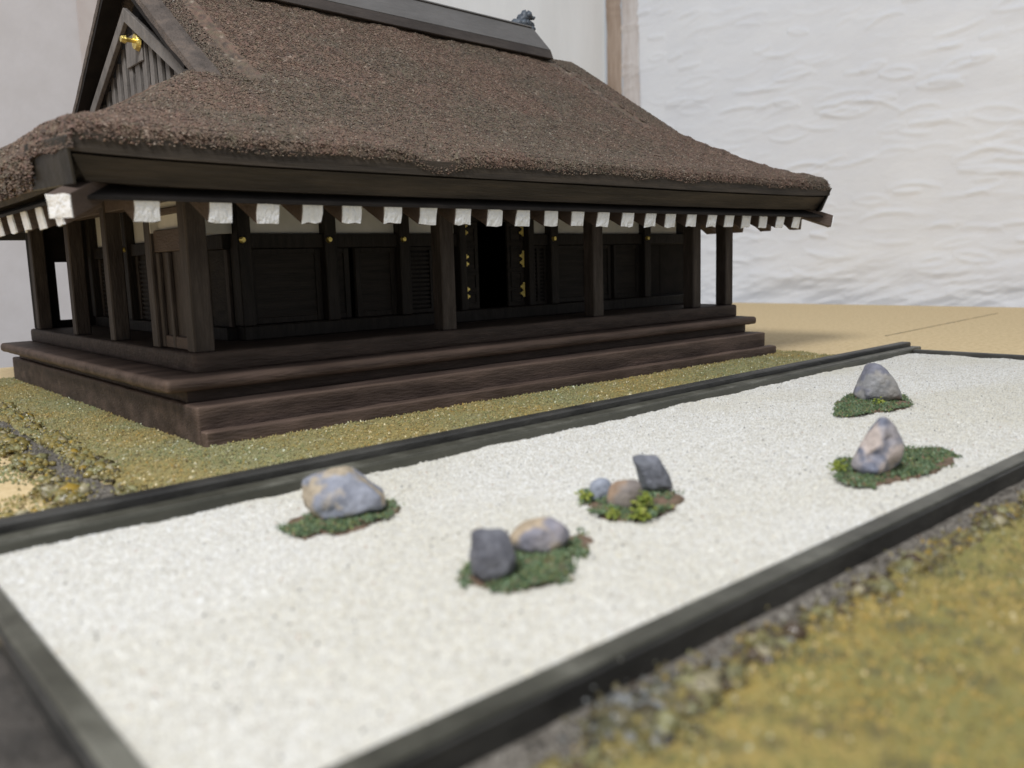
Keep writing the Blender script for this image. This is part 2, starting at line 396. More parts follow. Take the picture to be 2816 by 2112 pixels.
scatter_turf('turf_flock', 'sparse moss crumbs scattered over the tan board left of the ballast ditch', 9000, (-0.75, -0.30, -0.34, 0.6),
             lambda x, y: fbm(np.stack([x * 12, y * 12, 0 * x + 6], 1), 3) + 0.25 * np.exp(-(x + 0.30) ** 2 / 0.006) > 0.60, lambda p: 0.0 * p[:, 0] + 0.0005, 0.003, 0.007, TC, TW, r2)
# grey ballast ditch on the left, grey path in front, dark brown patch at the left end
def strip(name, dom, f_in, m, z=0.0005, cell=0.01, amp=0.004):
    xs = np.arange(dom[0], dom[1] + cell, cell); ys = np.arange(dom[2], dom[3] + cell, cell)
    X, Y = np.meshgrid(xs, ys); P = np.stack([X.ravel(), Y.ravel(), 0 * X.ravel()], 1)
    Z = z + amp * fbm(P * 30, 3)
    e = f_in(P[:, 0], P[:, 1]) + 0.02 * (fbm(P * 20, 3) - 0.5)
    Z = np.where(e > 0, Z, -0.01)
    o = link(name, grid_mesh(name, X, Y, Z.reshape(X.shape), None, (e > -0.012).reshape(X.shape)), m, None, True); tag(o, kind='structure'); return o
strip('ballast_path', (-0.34, -0.16, -0.46, 1.2), lambda x, y: np.minimum(0.028 - np.abs(x + 0.247 - 0.02 * y), y + 0.46), M['path'])
strip('ballast_path', (-0.56, 2.35, -1.32, -1.2215), lambda x, y: np.minimum(y + 1.285, -1.2215 - y + 0.02), M['path'])
strip('dark_ground', (-0.90, -0.49, -1.40, -0.72), lambda x, y: np.minimum.reduce([-0.494 - x + 0.012, y + 1.36, -0.76 - y, x + 0.86]), M['soil'], amp=0.012)

def ballast(label, dom, f_in, n, r, lift=1.0):
    p = np.stack([r.uniform(dom[0], dom[1], n), r.uniform(dom[2], dom[3], n), np.full(n, 0.003)], 1); p = p[f_in(p[:, 0], p[:, 1]) > 0]
    V, F = tri_grains(p, r.uniform(0.003, 0.008, len(p)), 0.8, 1.0, r)
    c = np.clip(pick([(0.16, 0.142, 0.118), (0.23, 0.205, 0.172), (0.10, 0.087, 0.070), (0.34, 0.315, 0.275), (0.05, 0.042, 0.034)], [30, 26, 20, 8, 8], len(p), 0.15, r) * lift, 0, 1)
    o = link('ballast_grains', npmesh('ballast_grains', V, F, np.repeat(c, 5, 0)), M['turf']); tag(o, label, 'gravel', kind='stuff')
r7 = np.random.default_rng(17)
ballast('grey gravel in the narrow ditch on the left of the turf', (-0.30, -0.19, -0.42, 1.2), lambda x, y: 0.025 - np.abs(x + 0.247 - 0.02 * y), 3600, r7, 0.8)
ballast('grey brown gravel on the path along the front of the garden border', (-0.50, 1.6, -1.30, -1.227), lambda x, y: y + 1.280, 9000, r7, 1.05)

# olive painted turf in front of the path
xs = np.arange(-0.60, 2.4, 0.008); ys = np.arange(-1.95, -1.240, 0.008)
X, Y = np.meshgrid(xs, ys); P = np.stack([X.ravel(), Y.ravel(), 0 * X.ravel()], 1)
e = -1.276 - P[:, 1] + 0.035 * (fbm(P * 14, 3) - 0.5)
Z = np.where(e > 0, 0.003 + 0.010 * fbm(P * 9, 4) + 0.004 * fbm(P * 50, 2), -0.01)
n1 = fbm(P * np.array((7, 11, 1)), 4)[:, None]; n2 = fbm(P * 45 + 9, 2)[:, None]
FA, FB, FC_ = np.array((0.385, 0.285, 0.085)), np.array((0.255, 0.228, 0.072)), np.array((0.12, 0.105, 0.045))
t = np.clip((n1 - 0.38) / 0.24, 0, 1); fc = FA * t + FB * (1 - t); t2 = np.clip((n2 - 0.54) / 0.12, 0, 1) * 0.75; fc = fc * (1 - t2) + FC_ * t2
o = link('painted_turf', grid_mesh('painted_turf', X, Y, Z.reshape(X.shape), fc, (e > -0.01).reshape(X.shape)), M['turf'], None, True); tag(o, kind='structure')

r9 = np.random.default_rng(23)
hF = lambda p: 0.004 + 0.010 * fbm(p * 9, 4) + 0.004 * fbm(p * 50, 2)
scatter_turf('turf_flock', 'olive yellow flock on the ground in front of the garden border', 20000, (-0.35, 1.5, -1.60, -1.250),
             lambda x, y: -1.276 - y + 0.035 * (fbm(np.stack([x * 14, y * 14, 0 * x], 1), 3) - 0.5) > 0, hF, 0.0025, 0.006,
             [(0.36, 0.275, 0.085), (0.29, 0.25, 0.08), (0.21, 0.19, 0.06), (0.42, 0.34, 0.14), (0.12, 0.105, 0.045), (0.56, 0.50, 0.32)], [28, 26, 20, 12, 12, 3], r9)
def blobs(pts, r, size, flat=0.8, sub=1):
    """lumpy little blobs (icospheres, noise-displaced) -> V,F"""
    bm = bmesh.new(); bmesh.ops.create_icosphere(bm, subdivisions=sub, radius=1.0)
    bv = np.array([v.co[:] for v in bm.verts]); bf = np.array([[v.index for v in f.verts] for f in bm.faces]); bm.free()
    n = len(pts); s = size[:, None, None]
    V = np.repeat(bv[None], n, 0) * (1 + (r.random((n, len(bv), 1)) - 0.5) * 0.7)
    V = V * s * (np.array((1, 1, flat)) * (1 + (r.random((n, 1, 3)) - 0.5) * 0.5)) + pts[:, None, :]
    F = bf[None] + (np.arange(n) * len(bv))[:, None, None]
    return V.reshape(-1, 3), F.reshape(-1, 3), len(bv)
def clump_row(name, label, line, n, spread, s0, s1, cols, wts, r, z=0.006):
    line = np.array(line); seg = np.linalg.norm(np.diff(line, axis=0), axis=1); cum = np.concatenate([[0], np.cumsum(seg)])
    t = r.random(n) * cum[-1]
    px = np.interp(t, cum, line[:, 0]); py = np.interp(t, cum, line[:, 1])
    dens = vnoise(np.stack([px * 22, py * 22, 0 * px + 3], 1))
    k = r.random(n) < np.clip(dens * 1.9 - 0.25, 0.12, 1); px, py, dens = px[k], py[k], dens[k]
    px = px + r.normal(0, spread, len(px)); py = py + r.normal(0, spread, len(py))
    s = r.uniform(s0, s1, len(px)) * (0.45 + 1.35 * dens)
    pts = np.stack([px, py, z + s * 0.3 * r.random(len(px))], 1)
    V, F, nb = blobs(pts, r, s, 0.7)
    c = pick(cols, wts, len(pts), 0.2, r)
    # crumbs over and around the lumps
    m = len(px) * 4; ii = r.integers(0, len(px), m)
    cp = pts[ii] + r.normal(0, 1, (m, 3)) * np.array((1, 1, 0.35)) * s[ii][:, None] * 1.3; cp[:, 2] = np.maximum(cp[:, 2], 0.002)
    V2, F2 = tri_grains(cp, r.uniform(0.003, 0.007, m), 0.9, 1.0, r); c2_ = pick(cols, wts, m, 0.25, r)
    V = np.concatenate([V, V2]); F = np.concatenate([F, F2 + len(pts) * nb]); cc_ = np.concatenate([np.repeat(c, nb, 0), np.repeat(c2_, 5, 0)])
    o = link(name, npmesh(name, V, F, cc_), M_clump, None, True); tag(o, label, 'moss edging', kind='stuff'); return o
M_clump = mat('resin_moss_clumps', (0.2, 0.2, 0.1), attr='col', rough=0.22, bump=0.003, bscale=150)
CC = [(0.25, 0.20, 0.065), (0.33, 0.26, 0.085), (0.17, 0.15, 0.06), (0.42, 0.28, 0.05), (0.085, 0.068, 0.035), (0.29, 0.275, 0.13), (0.40, 0.35, 0.22)]
CW = [22, 20, 20, 8, 14, 18, 8]
CE = [tuple(0.85 * v for v in c) for c in CC]
CF = [tuple(0.72 * v for v in c) for c in CC] + [(0.22, 0.22, 0.21), (0.075, 0.05, 0.03)]
CD = [(0.08, 0.075, 0.04), (0.13, 0.11, 0.06), (0.23, 0.235, 0.23), (0.045, 0.042, 0.028), (0.13, 0.13, 0.12)]
r3 = np.random.default_rng(21)
clump_row('moss_edging', 'clumpy olive moss ridge between the ballast ditch and the turf by the hall', [(-0.17, 0.95), (-0.19, 0.3), (-0.205, 0.0), (-0.213, -0.26), (-0.217, -0.36)], 900, 0.010, 0.004, 0.0095, CE, CW, r3)
clump_row('moss_edging', 'clumpy olive moss ridge on the outer side of the ballast ditch', [(-0.262, 0.55), (-0.278, 0.2), (-0.288, -0.05), (-0.295, -0.29)], 640, 0.012, 0.004, 0.0095, CE, CW, r3)
clump_row('moss_edging', 'broken line of moss clumps on the tan board beside the left end of the garden border', [(-0.29, -0.315), (-0.36, -0.30), (-0.45, -0.285), (-0.62, -0.27)], 190, 0.012, 0.004, 0.009, CC, CW, r3)
clump_row('moss_edging', 'wet-looking moss ridge between the grey path and the olive turf in front', [(-0.30, -1.292), (0.0, -1.271), (0.3, -1.276), (0.7, -1.272), (1.3, -1.274)], 1700, 0.0060, 0.0045, 0.0085, CF, CW + [3, 16], r3, 0.010)
clump_row('moss_edging', 'dark wet moss clumps at the near end of the grey path', [(-0.21, -1.272), (-0.15, -1.268), (-0.105, -1.272)], 130, 0.008, 0.005, 0.011, CD, [3, 3, 3, 2, 2], r3)

# ------------------------------------------------------------------ STONES
VR = np.array((0.657, 0.753, 0.0)); SR = np.array((0.751, -0.660, 0.0)); 
STONES = {
 's1': ((-0.067, -0.664), [(-0.0555, 0.0463), (-0.0417, 0.0633), (-0.0185, 0.0671), (0.0046, 0.0679), (0.017, 0.0571), (0.037, 0.0432), (0.054, 0.0293), (0.0555, 0.0216), (0.0401, 0.0108), (0.0139, 0.0062), (-0.0247, 0.0), (-0.037, 0.0015), (-0.0463, 0.017), (-0.0478, 0.0339)]),
 's2a': ((-0.073, -0.985), [(-0.0243, 0.0313), (-0.0236, 0.0452), (-0.0188, 0.0542), (0.0035, 0.0556), (0.016, 0.0493), (0.0215, 0.0382), (0.0243, 0.0243), (0.0229, 0.016), (0.016, 0.0063), (0.0007, 0.0), (-0.0132, 0.0014), (-0.0215, 0.0104)]),
 's2b': ((0.019, -0.959), [(-0.0344, 0.0227), (-0.0215, 0.037), (-0.0034, 0.0423), (0.0178, 0.0416), (0.0314, 0.0348), (0.0344, 0.0257), (0.0268, 0.0091), (0.0147, 0.0015), (-0.0064, 0.0), (-0.0215, 0.0015), (-0.0306, 0.0091)]),
 's3a': ((0.226, -0.863), [(-0.0151, 0.0229), (-0.0105, 0.0311), (0.0023, 0.0347), (0.0114, 0.0302), (0.0151, 0.021), (0.0096, 0.0064), (-0.0014, 0.0), (-0.0123, 0.0046)]),
 's3b': ((0.218, -0.915), [(-0.0238, 0.0088), (-0.0185, 0.0335), (-0.0097, 0.0396), (0.0044, 0.0423), (0.0167, 0.0379), (0.0238, 0.0229), (0.0202, 0.0088), (0.0026, 0.0), (-0.0185, 0.0)]),
 's3c': ((0.304, -0.892), [(-0.0276, 0.0553), (-0.0201, 0.0577), (0.0061, 0.0566), (0.0136, 0.045), (0.0248, 0.0281), (0.0276, 0.0094), (0.0098, 0.0047), (-0.0033, 0.0), (-0.0126, 0.0047), (-0.0201, 0.0281)]),
 's4': ((0.602, -1.076), [(-0.0366, 0.0166), (-0.0321, 0.0317), (-0.0185, 0.0543), (-0.0079, 0.0709), (-0.0049, 0.08), (0.0042, 0.0891), (0.0117, 0.0906), (0.0223, 0.0845), (0.0275, 0.074), (0.0283, 0.0634), (0.0366, 0.0528), (0.0343, 0.0317), (0.0283, 0.0196), (0.0147, 0.0106), (-0.0019, 0.0015), (-0.02, 0.0), (-0.0275, 0.0045)]),
 's5': ((1.234, -0.773), [(-0.0498, 0.0147), (-0.043, 0.0441), (-0.0317, 0.0713), (-0.0226, 0.086), (-0.0136, 0.0883), (0.0045, 0.0804), (0.0181, 0.069), (0.0272, 0.0487), (0.0407, 0.0283), (0.0498, 0.0124), (0.0407, 0.0034), (0.0181, 0.0), (-0.0023, 0.0057), (-0.0407, 0.0057)]),
}
def stone(key, label, cA, cB, cC, soft=40, dep=0.40, rough_amp=0.12, lumps=(), back=0.14, nscale=45, shrink=0.6, oc=0.55):
    (ax, ay), prof = STONES[key]
    prof = np.array(prof); wd = np.ptp(prof[:, 0]); c = (prof.max(0) + prof.min(0)) / 2
    pts = []
    rr = np.random.default_rng(abs(hash(key)) % 1000 if False else sum(map(ord, key)))
    for lay, s in ((-1, shrink), (-0.55, 0.88), (0, 1), (0.55, 0.88), (1, shrink)):
        for q in prof:
            q2 = c + (q - c) * s * (1 + rr.uniform(-0.09, 0.09))
            pts.append((q2[0], lay * dep * wd * (0.9 + 0.2 * rr.random()), q2[1]))
    bm = bmesh.new(); vs = [bm.verts.new(p) for p in pts]
    bmesh.ops.convex_hull(bm, input=vs); bm.normal_update()
    cen = np.array((c[0], 0, c[1]))
    Nn = np.array([f.normal[:] for f in bm.faces]); H = np.array([np.dot(np.array(f.verts[0].co) - cen, f.normal) for f in bm.faces])
    sgn = np.sign(H); Nn *= sgn[:, None]; H = np.abs(H) + 1e-6
    PP = np.array(pts) - cen
    for _ in range(12):      # chipped faces
        nv = rr.normal(size=3); nv[2] = abs(nv[2]) * 0.8; nv[1] -= 0.5; nv /= np.linalg.norm(nv)
        Nn = np.concatenate([Nn, nv[None]]); H = np.concatenate([H, [(PP @ nv).max() * rr.uniform(0.80, 0.93)]])
    bm.free(); bm = bmesh.new(); bmesh.ops.create_icosphere(bm, subdivisions=5, radius=1.0)
    D = np.array([v.co[:] for v in bm.verts]); Fx = np.array([[v.index for v in f.verts] for f in bm.faces]); bm.free()
    q = np.clip(D @ Nn.T, 0, None) / H[None]
    rad = 1.0 / np.power(np.sum(q ** soft, 1), 1.0 / soft) * 1.03
    V = D * rad[:, None] * 1.05
    n = fbm(V * nscale + 7 * sum(map(ord, key)) * 0.01, 4) - 0.5
    V = V * (1 + n * rough_amp * 2 + 0.05 * (fbm(V * 150 + 5, 3) - 0.5))[:, None]
    for ax_, k_ in ((0, 0), (2, 1)):
        lo, hi = prof[:, k_].min(), prof[:, k_].max(); a_, b_ = V[:, ax_].min(), V[:, ax_].max()
        V[:, ax_] = lo + (V[:, ax_] - a_) * (hi - lo) / (b_ - a_) * 1.03
    for (lx, ly, lz, lr, la) in lumps:
        d = np.exp(-np.sum((V - np.array((lx, ly, lz))) ** 2, 1) / lr ** 2)
        V += d[:, None] * np.array((lx * 0.0, -1.0, 0.25)) * la if la > 0 else d[:, None] * np.array((0, -1.0, 0)) * la
    nn = np.clip((fbm(V * 38 + 3, 3) - 0.40) / 0.2, 0, 1)[:, None]
    n3 = np.clip((fbm(V * 24 + 31 + ord(key[-1]), 4) - oc) / 0.07, 0, 1)[:, None]
    n4 = np.clip((fbm(V * 160 + 31, 2) - 0.5) * 0.5 + 1, 0.7, 1.25)[:, None]
    col = (np.array(cA) * nn + np.array(cB) * (1 - nn)); col = (col * (1 - n3) + np.array(cC) * n3) * n4
    base = np.array((ax, ay, ZS - 0.003)) + VR * wd * back
    Wv = SR[None] * V[:, :1] + VR[None] * V[:, 1:2] + np.array((0, 0, 1.0))[None] * V[:, 2:3]
    o = empty_free = None
    me = npmesh('rock', Wv, Fx, col)
    ob = link('rock', me, M_rock, None, True); ob.location = base
    tag(ob, label, 'rock', 'rocks in the white sand garden'); return ob
M_rock = mat('painted_stone', (0.3, 0.3, 0.3), attr='col', rough=0.62, bump=0.004, bscale=110)
stone('s1', 'wide grey and ochre rock, leftmost in the white sand, standing alone', (0.30, 0.31, 0.36), (0.24, 0.25, 0.30), (0.42, 0.345, 0.25), dep=0.36, oc=0.52)
stone('s2a', 'dark charcoal block-shaped rock nearest to the camera', (0.16, 0.16, 0.18), (0.095, 0.095, 0.112), (0.22, 0.215, 0.225), dep=0.42)
stone('s2b', 'rounded lilac and tan rock lying right behind the dark charcoal rock', (0.33, 0.30, 0.32), (0.24, 0.23, 0.27), (0.44, 0.345, 0.24), soft=12, dep=0.36, oc=0.50)
stone('s3a', 'small round blue-grey rock, smallest in the sand', (0.30, 0.32, 0.38), (0.23, 0.25, 0.30), (0.34, 0.34, 0.38), soft=8)
stone('s3b', 'squat brown rock between a small round rock and a slab-shaped rock', (0.26, 0.22, 0.19), (0.20, 0.17, 0.155), (0.32, 0.22, 0.15), soft=14)
stone('s3c', 'leaning dark slab-shaped rock with a flat top beside yellow-green moss', (0.20, 0.205, 0.235), (0.125, 0.13, 0.15), (0.29, 0.25, 0.20), dep=0.34)
stone('s4', 'tall knobbly rock near the front border with white and pink patches', (0.36, 0.33, 0.34), (0.16, 0.17, 0.22), (0.50, 0.42, 0.38), soft=16, dep=0.30, rough_amp=0.10, nscale=40,
      lumps=((-0.016, -0.020, 0.012, 0.016, 0.014), (-0.010, -0.022, 0.036, 0.010, -0.010), (0.012, -0.020, 0.062, 0.007, -0.005), (0.022, -0.02, 0.022, 0.010, -0.008)))
stone('s5', 'pale grey pyramid-shaped rock farthest to the back of the sand', (0.33, 0.31, 0.29), (0.27, 0.265, 0.27), (0.20, 0.20, 0.24), soft=18, dep=0.34)

# ------------------------------------------------------------------ MOSS PATCHES
MOSS = {
 'p1': [(-0.15, -0.651), (-0.119, -0.611), (-0.091, -0.61), (-0.037, -0.626), (0.009, -0.642), (0.027, -0.653), (0.015, -0.691), (-0.029, -0.715), (-0.069, -0.723), (-0.11, -0.728), (-0.124, -0.706), (-0.149, -0.714), (-0.154, -0.688)],
 'p2': [(-0.1, -0.962), (-0.073, -0.934), (-0.033, -0.932), (0.029, -0.93), (0.085, -0.939), (0.111, -0.936), (0.101, -0.97), (0.063, -1.0), (0.025, -1.01), (-0.0, -1.037), (-0.032, -1.047), (-0.068, -1.036), (-0.086, -1.028), (-0.099, -1.01), (-0.104, -0.985)],
 'p3': [(0.196, -0.855), (0.236, -0.818), (0.276, -0.83), (0.315, -0.862), (0.343, -0.892), (0.319, -0.939), (0.279, -0.963), (0.234, -0.969), (0.194, -0.968), (0.171, -0.944), (0.163, -0.91)],
 'p4': [(0.534, -1.048), (0.635, -0.999), (0.667, -1.003), (0.809, -1.016), (0.841, -1.028), (0.854, -1.056), (0.801, -1.111), (0.776, -1.126), (0.715, -1.129), (0.658, -1.122), (0.594, -1.114), (0.523, -1.103), (0.518, -1.073)],
 'p5': [(1.017, -0.777), (1.164, -0.715), (1.272, -0.687), (1.313, -0.716), (1.354, -0.768), (1.273, -0.83), (1.206, -0.853), (1.135, -0.847), (1.087, -0.826), (1.037, -0.821), (1.007, -0.802)],
}
r4 = np.random.default_rng(5)
def patch(key, label, tufts=()):
    poly = np.array(MOSS[key]); cx, cy = poly.mean(0)
    root = empty('moss_patch', (cx, cy, ZS)); tag(root, label, 'moss patch', 'moss patches under the garden rocks')
    x0, y0 = poly.min(0) - 0.02; x1, y1 = poly.max(0) + 0.02
    # soil skin
    xs = np.arange(x0, x1, 0.004); ys = np.arange(y0, y1, 0.004); X, Y = np.meshgrid(xs, ys)
    wx = X.ravel() + 0.02 * (fbm(np.stack([X.ravel() * 40, Y.ravel() * 40, 0 * X.ravel()], 1), 3) - 0.5)
    wy = Y.ravel() + 0.02 * (fbm(np.stack([X.ravel() * 40 + 9, Y.ravel() * 40, 0 * X.ravel()], 1), 3) - 0.5)
    ins = in_poly(wx, wy, poly * 0.93 + np.array((cx, cy)) * 0.07 + np.array((0.0, -0.002)))
    P = np.stack([X.ravel(), Y.ravel(), 0 * X.ravel()], 1)
    Z = ZS + 0.0005 + 0.004 * fbm(P * 60, 3)
    Z = np.where(ins, Z, ZS - 0.008)
    link('soil', grid_mesh('soil', X, Y, Z.reshape(X.shape)), M['moss_soil'], root, True)
    area = np.ptp(poly[:, 0]) * np.ptp(poly[:, 1]); n = int(area * 620000)
    p = np.stack([r4.uniform(x0, x1, n), r4.uniform(y0, y1, n), np.zeros(n)], 1)
    q = p[:, :2] + 0.012 * (r4.random((n, 2)) - 0.5) + 0.02 * np.stack([fbm(p * 45, 3) - 0.5, fbm(p * 45 + 7, 3) - 0.5], 1)
    dens = fbm(p * 26 + 2 + len(key) * 3.3 + cx * 5, 4)
    k = in_poly(q[:, 0], q[:, 1], poly * 0.97 + np.array((cx, cy)) * 0.03) & (dens + 0.22 * r4.random(n) > 0.585)
    p = p[k]; dens = dens[k]
    p[:, 2] = ZS + 0.0025 + 0.018 * np.clip(dens - 0.46, 0, 1) + 0.004 * r4.random(len(p)) ** 2
    V, F = tri_grains(p, r4.uniform(0.0020, 0.0050, len(p)), 1.2, 1.2, r4)
    MC = [(0.050, 0.088, 0.036), (0.085, 0.135, 0.058), (0.13, 0.19, 0.095), (0.22, 0.29, 0.18), (0.15, 0.16, 0.055), (0.21, 0.24, 0.08), (0.24, 0.14, 0.09)]
    MW = [24, 28, 22, 9, 10, 6, 7]
    c = np.repeat(pick(MC, MW, len(p), 0.25, r4), 5, 0)
    # short fibres lying over the flock
    m = len(p) // 5; fp = p[r4.choice(len(p), m, replace=False)]
    an = r4.random(m) * 6.283; ln_ = r4.uniform(0.005, 0.014, m); wv = np.stack([-np.sin(an), np.cos(an), 0 * an], 1) * 0.0007
    dv = np.stack([np.cos(an) * ln_, np.sin(an) * ln_, r4.uniform(-0.001, 0.007, m)], 1)
    up = np.array((0, 0, 0.0025))
    FV = np.stack([fp - wv + up * 0.3, fp + wv + up * 0.3, fp + dv + up], 1).reshape(-1, 3); FF = np.arange(3 * m).reshape(m, 3)
    V = np.concatenate([V, FV]); F = np.concatenate([F, FF + len(p) * 5]); c = np.concatenate([c, np.repeat(pick(MC, MW, m, 0.3, r4), 3, 0)])
    o = link('moss', npmesh('moss', V, F, c), M['moss'], root); o['kind'] = 'stuff'
    # a few stray bits in the sand
    for (tx, ty, tr, tz) in tufts:
        m = int(70 * (tr / 0.012) ** 2)
        a = r4.normal(0, 0.45, (m, 3)); a[:, 2] = np.abs(a[:, 2])
        pt = np.array((tx, ty, tz)) + a * tr
        V, F, nb = blobs(pt, r4, r4.uniform(0.0016, 0.0034, m))
        c = pick([(0.26, 0.30, 0.04), (0.20, 0.25, 0.035), (0.34, 0.36, 0.08), (0.13, 0.17, 0.03)], [3, 3, 2, 2], m, 0.15, r4)
        link('yellow_green_tuft', npmesh('tuft', V, F, np.repeat(c, nb, 0)), M['moss'], root, True)
patch('p1', 'dark green moss patch under the lone wide ochre-grey rock')
patch('p2', 'broad green moss patch under the dark charcoal rock and the tan rock')
patch('p3', 'moss patch with bright yellow-green tufts around three rocks', ((0.206, -0.853, 0.011, 0.018), (0.222, -0.945, 0.013, 0.026), (0.195, -0.962, 0.013, 0.018), (0.178, -0.930, 0.010, 0.016)))
patch('p4', 'long moss patch with one yellow tuft under the tall knobbly rock near the front border', ((0.572, -1.028, 0.013, 0.022),))
patch('p5', 'moss patch with red-brown soil under the pale pyramid-shaped rock at the back', ((1.182, -0.800, 0.011, 0.018),))

# ------------------------------------------------------------------ TEMPLE HALL
hall = empty('temple_hall', (1.03, 0.82, 0.0))
tag(hall, 'dark wooden model of a temple hall with thatched roof and white-tipped rafters', 'temple')
H = hall
# --- base
worn_box('plinth', (0.0, 0.0, -0.02, 2.0, 1.61, 0.082), M['base'], H, 0.022, 0.0025, 0.006)
worn_box('lower_step', (0.003, -0.030, -0.02, 2.022, -0.001, 0.035), M['base'], H, 0.012, 0.0042, 0.005, fr=(9, 60, 60))
worn_box('riser', (0.012, 0.080, 0.080, 2.000, 1.56, 0.108), M['wood'], H, 0.03, 0.0015, 0.003)
worn_box('veranda', (-0.038, 0.052, 0.106, 2.030, 1.575, 0.134), M['base'], H, 0.022, 0.0022, 0.0125, seg=3)
worn_box('floor_trim', (0.048, 0.122, 0.132, 2.010, 1.540, 0.176), M['wood'], H, 0.03, 0.0018, 0.009)
ZF = 0.1765
# --- posts of the veranda
ZT = 0.545
PW = 0.044
posts = [(0.058, 0.135), (0.711, 0.135), (1.280, 0.135), (1.770, 0.135), (1.957, 0.135)]
for px, py in posts: box('post', (px, py, ZF - 0.001, px + PW, py + PW, ZT), M['wood_up'], H, 0.003)
for py in (0.352, 0.670, 1.018, 1.450, 1.500):
    if py < 1.49: box('post', (0.058, py, ZF - 0.001, 0.058 + PW * 0.9, py + 0.039, 0.53), M['wood_up'], H, 0.003)
# back wall of the left corridor: a frame round an opening
box('back_frame', [(0.104, 1.500, ZF, 0.134, 1.520, 0.56), (0.186, 1.500, ZF, 0.262, 1.520, 0.56), (0.134, 1.500, ZF, 0.186, 1.520, 0.200), (0.134, 1.500, 0.392, 0.186, 1.520, 0.56)], M['black'], H, 0.0)
box('post', (0.060, 1.492, ZF - 0.001, 0.1035, 1.530, 0.53), M['black'], H, 0.003)
# --- panelled corner bay on the left side
box('side_panel', (0.076, 0.179, ZF, 0.090, 0.352, 0.392), M['wood_up'], H, 0.001)
for (a, b) in ((0.180, 0.200), (0.270, 0.284), (0.332, 0.3515)):
    box('panel_stile', (0.067, a, ZF + 0.001, 0.0765, b, 0.391), M['wood_up'], H, 0.002)
box('panel_rail', (0.069, 0.200, ZF + 0.001, 0.0765, 0.332, 0.205), M['wood'], H, 0.002)
box('side_lintel', (0.066, 0.1792, 0.392, 0.092, 0.3518, 0.440), M['wood'], H, 0.002)
box('plaster_panel', (0.078, 0.180, 0.440, 0.088, 0.351, 0.472), M['plaster'], H, 0)
box('side_beam', (0.066, 0.179, 0.472, 0.092, 0.352, 0.486), M['wood'], H, 0.002)
box('plaster_panel', (0.078, 0.180, 0.486, 0.088, 0.351, 0.56), M['plaster'], H, 0)

# --- inner front wall at y = 0.35
YW = 0.350
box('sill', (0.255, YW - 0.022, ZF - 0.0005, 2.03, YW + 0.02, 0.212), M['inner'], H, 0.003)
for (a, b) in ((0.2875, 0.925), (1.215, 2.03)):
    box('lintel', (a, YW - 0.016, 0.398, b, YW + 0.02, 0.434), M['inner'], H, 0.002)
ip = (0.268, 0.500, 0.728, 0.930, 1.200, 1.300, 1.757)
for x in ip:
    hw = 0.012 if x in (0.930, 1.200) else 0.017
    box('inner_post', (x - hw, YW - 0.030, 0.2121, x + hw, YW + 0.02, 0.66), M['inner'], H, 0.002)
for x in (0.262, 0.494, 0.722, 1.294, 1.751):
    o = cyl('nail_cover', (x, YW - 0.034, 0.418), (0, -1, 0), 0.0085, 0.0060, 0.008, M['gold'], H, 10)
pl = [(0.06, 0.250), (0.2855, 0.4825), (0.5175, 0.7105), (0.7455, 0.9175), (1.2125, 1.2825), (1.3175, 1.7395), (1.7745, 1.95)]
for a, b in pl: box('plaster_panel', (a, YW - 0.002, 0.4345, b, YW + 0.010, 0.66), M['plaster'], H, 0)
# wooden sliding panels
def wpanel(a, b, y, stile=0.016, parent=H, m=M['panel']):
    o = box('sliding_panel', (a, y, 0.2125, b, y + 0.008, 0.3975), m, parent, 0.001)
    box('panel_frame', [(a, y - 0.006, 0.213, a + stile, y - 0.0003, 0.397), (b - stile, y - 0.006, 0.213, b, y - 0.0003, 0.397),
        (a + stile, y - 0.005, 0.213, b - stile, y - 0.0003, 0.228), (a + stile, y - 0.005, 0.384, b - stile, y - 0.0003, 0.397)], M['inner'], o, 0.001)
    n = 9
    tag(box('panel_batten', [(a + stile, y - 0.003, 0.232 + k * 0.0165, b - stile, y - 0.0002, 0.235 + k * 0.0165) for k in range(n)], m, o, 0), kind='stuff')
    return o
def lattice(a, b, y, parent=H):
    o = box('lattice_window', (a, y + 0.004, 0.2125, b, y + 0.009, 0.3975), M['black'], parent, 0)
    mid = (a + b) / 2
    box('lattice_frame', [(a, y - 0.006, 0.213, a + 0.008, y + 0.0035, 0.397), (b - 0.008, y - 0.006, 0.213, b, y + 0.0035, 0.397), (mid - 0.006, y - 0.006, 0.213, mid + 0.006, y + 0.0035, 0.397),
        (a + 0.008, y - 0.0055, 0.213, b - 0.008, y + 0.0035, 0.224), (a + 0.008, y - 0.0055, 0.388, b - 0.008, y + 0.0035, 0.397)], M['inner'], o, 0.0008)
    L = []
    for k in range(13):
        z = 0.2285 + k * 0.0122
        L += [(a + 0.008, y - 0.003, z, mid - 0.006, y + 0.0035, z + 0.0062), (mid + 0.006, y - 0.003, z, b - 0.008, y + 0.0035, z + 0.0062)]
    s = box('lattice_slat', L, M['inner'], o, 0.0); s['kind'] = 'stuff'
    return o
wpanel(0.2855, 0.4825, YW + 0.004)
wpanel(0.5175, 0.570, YW + 0.010); wpanel(0.584, 0.7105, YW + 0.002)
lattice(0.7455, 0.9175, YW)
lattice(1.2125, 1.2825, YW); wpanel(1.3175, 1.480, YW + 0.004); wpanel(1.486, 1.600, YW + 0.010); wpanel(1.606, 1.7395, YW + 0.002)
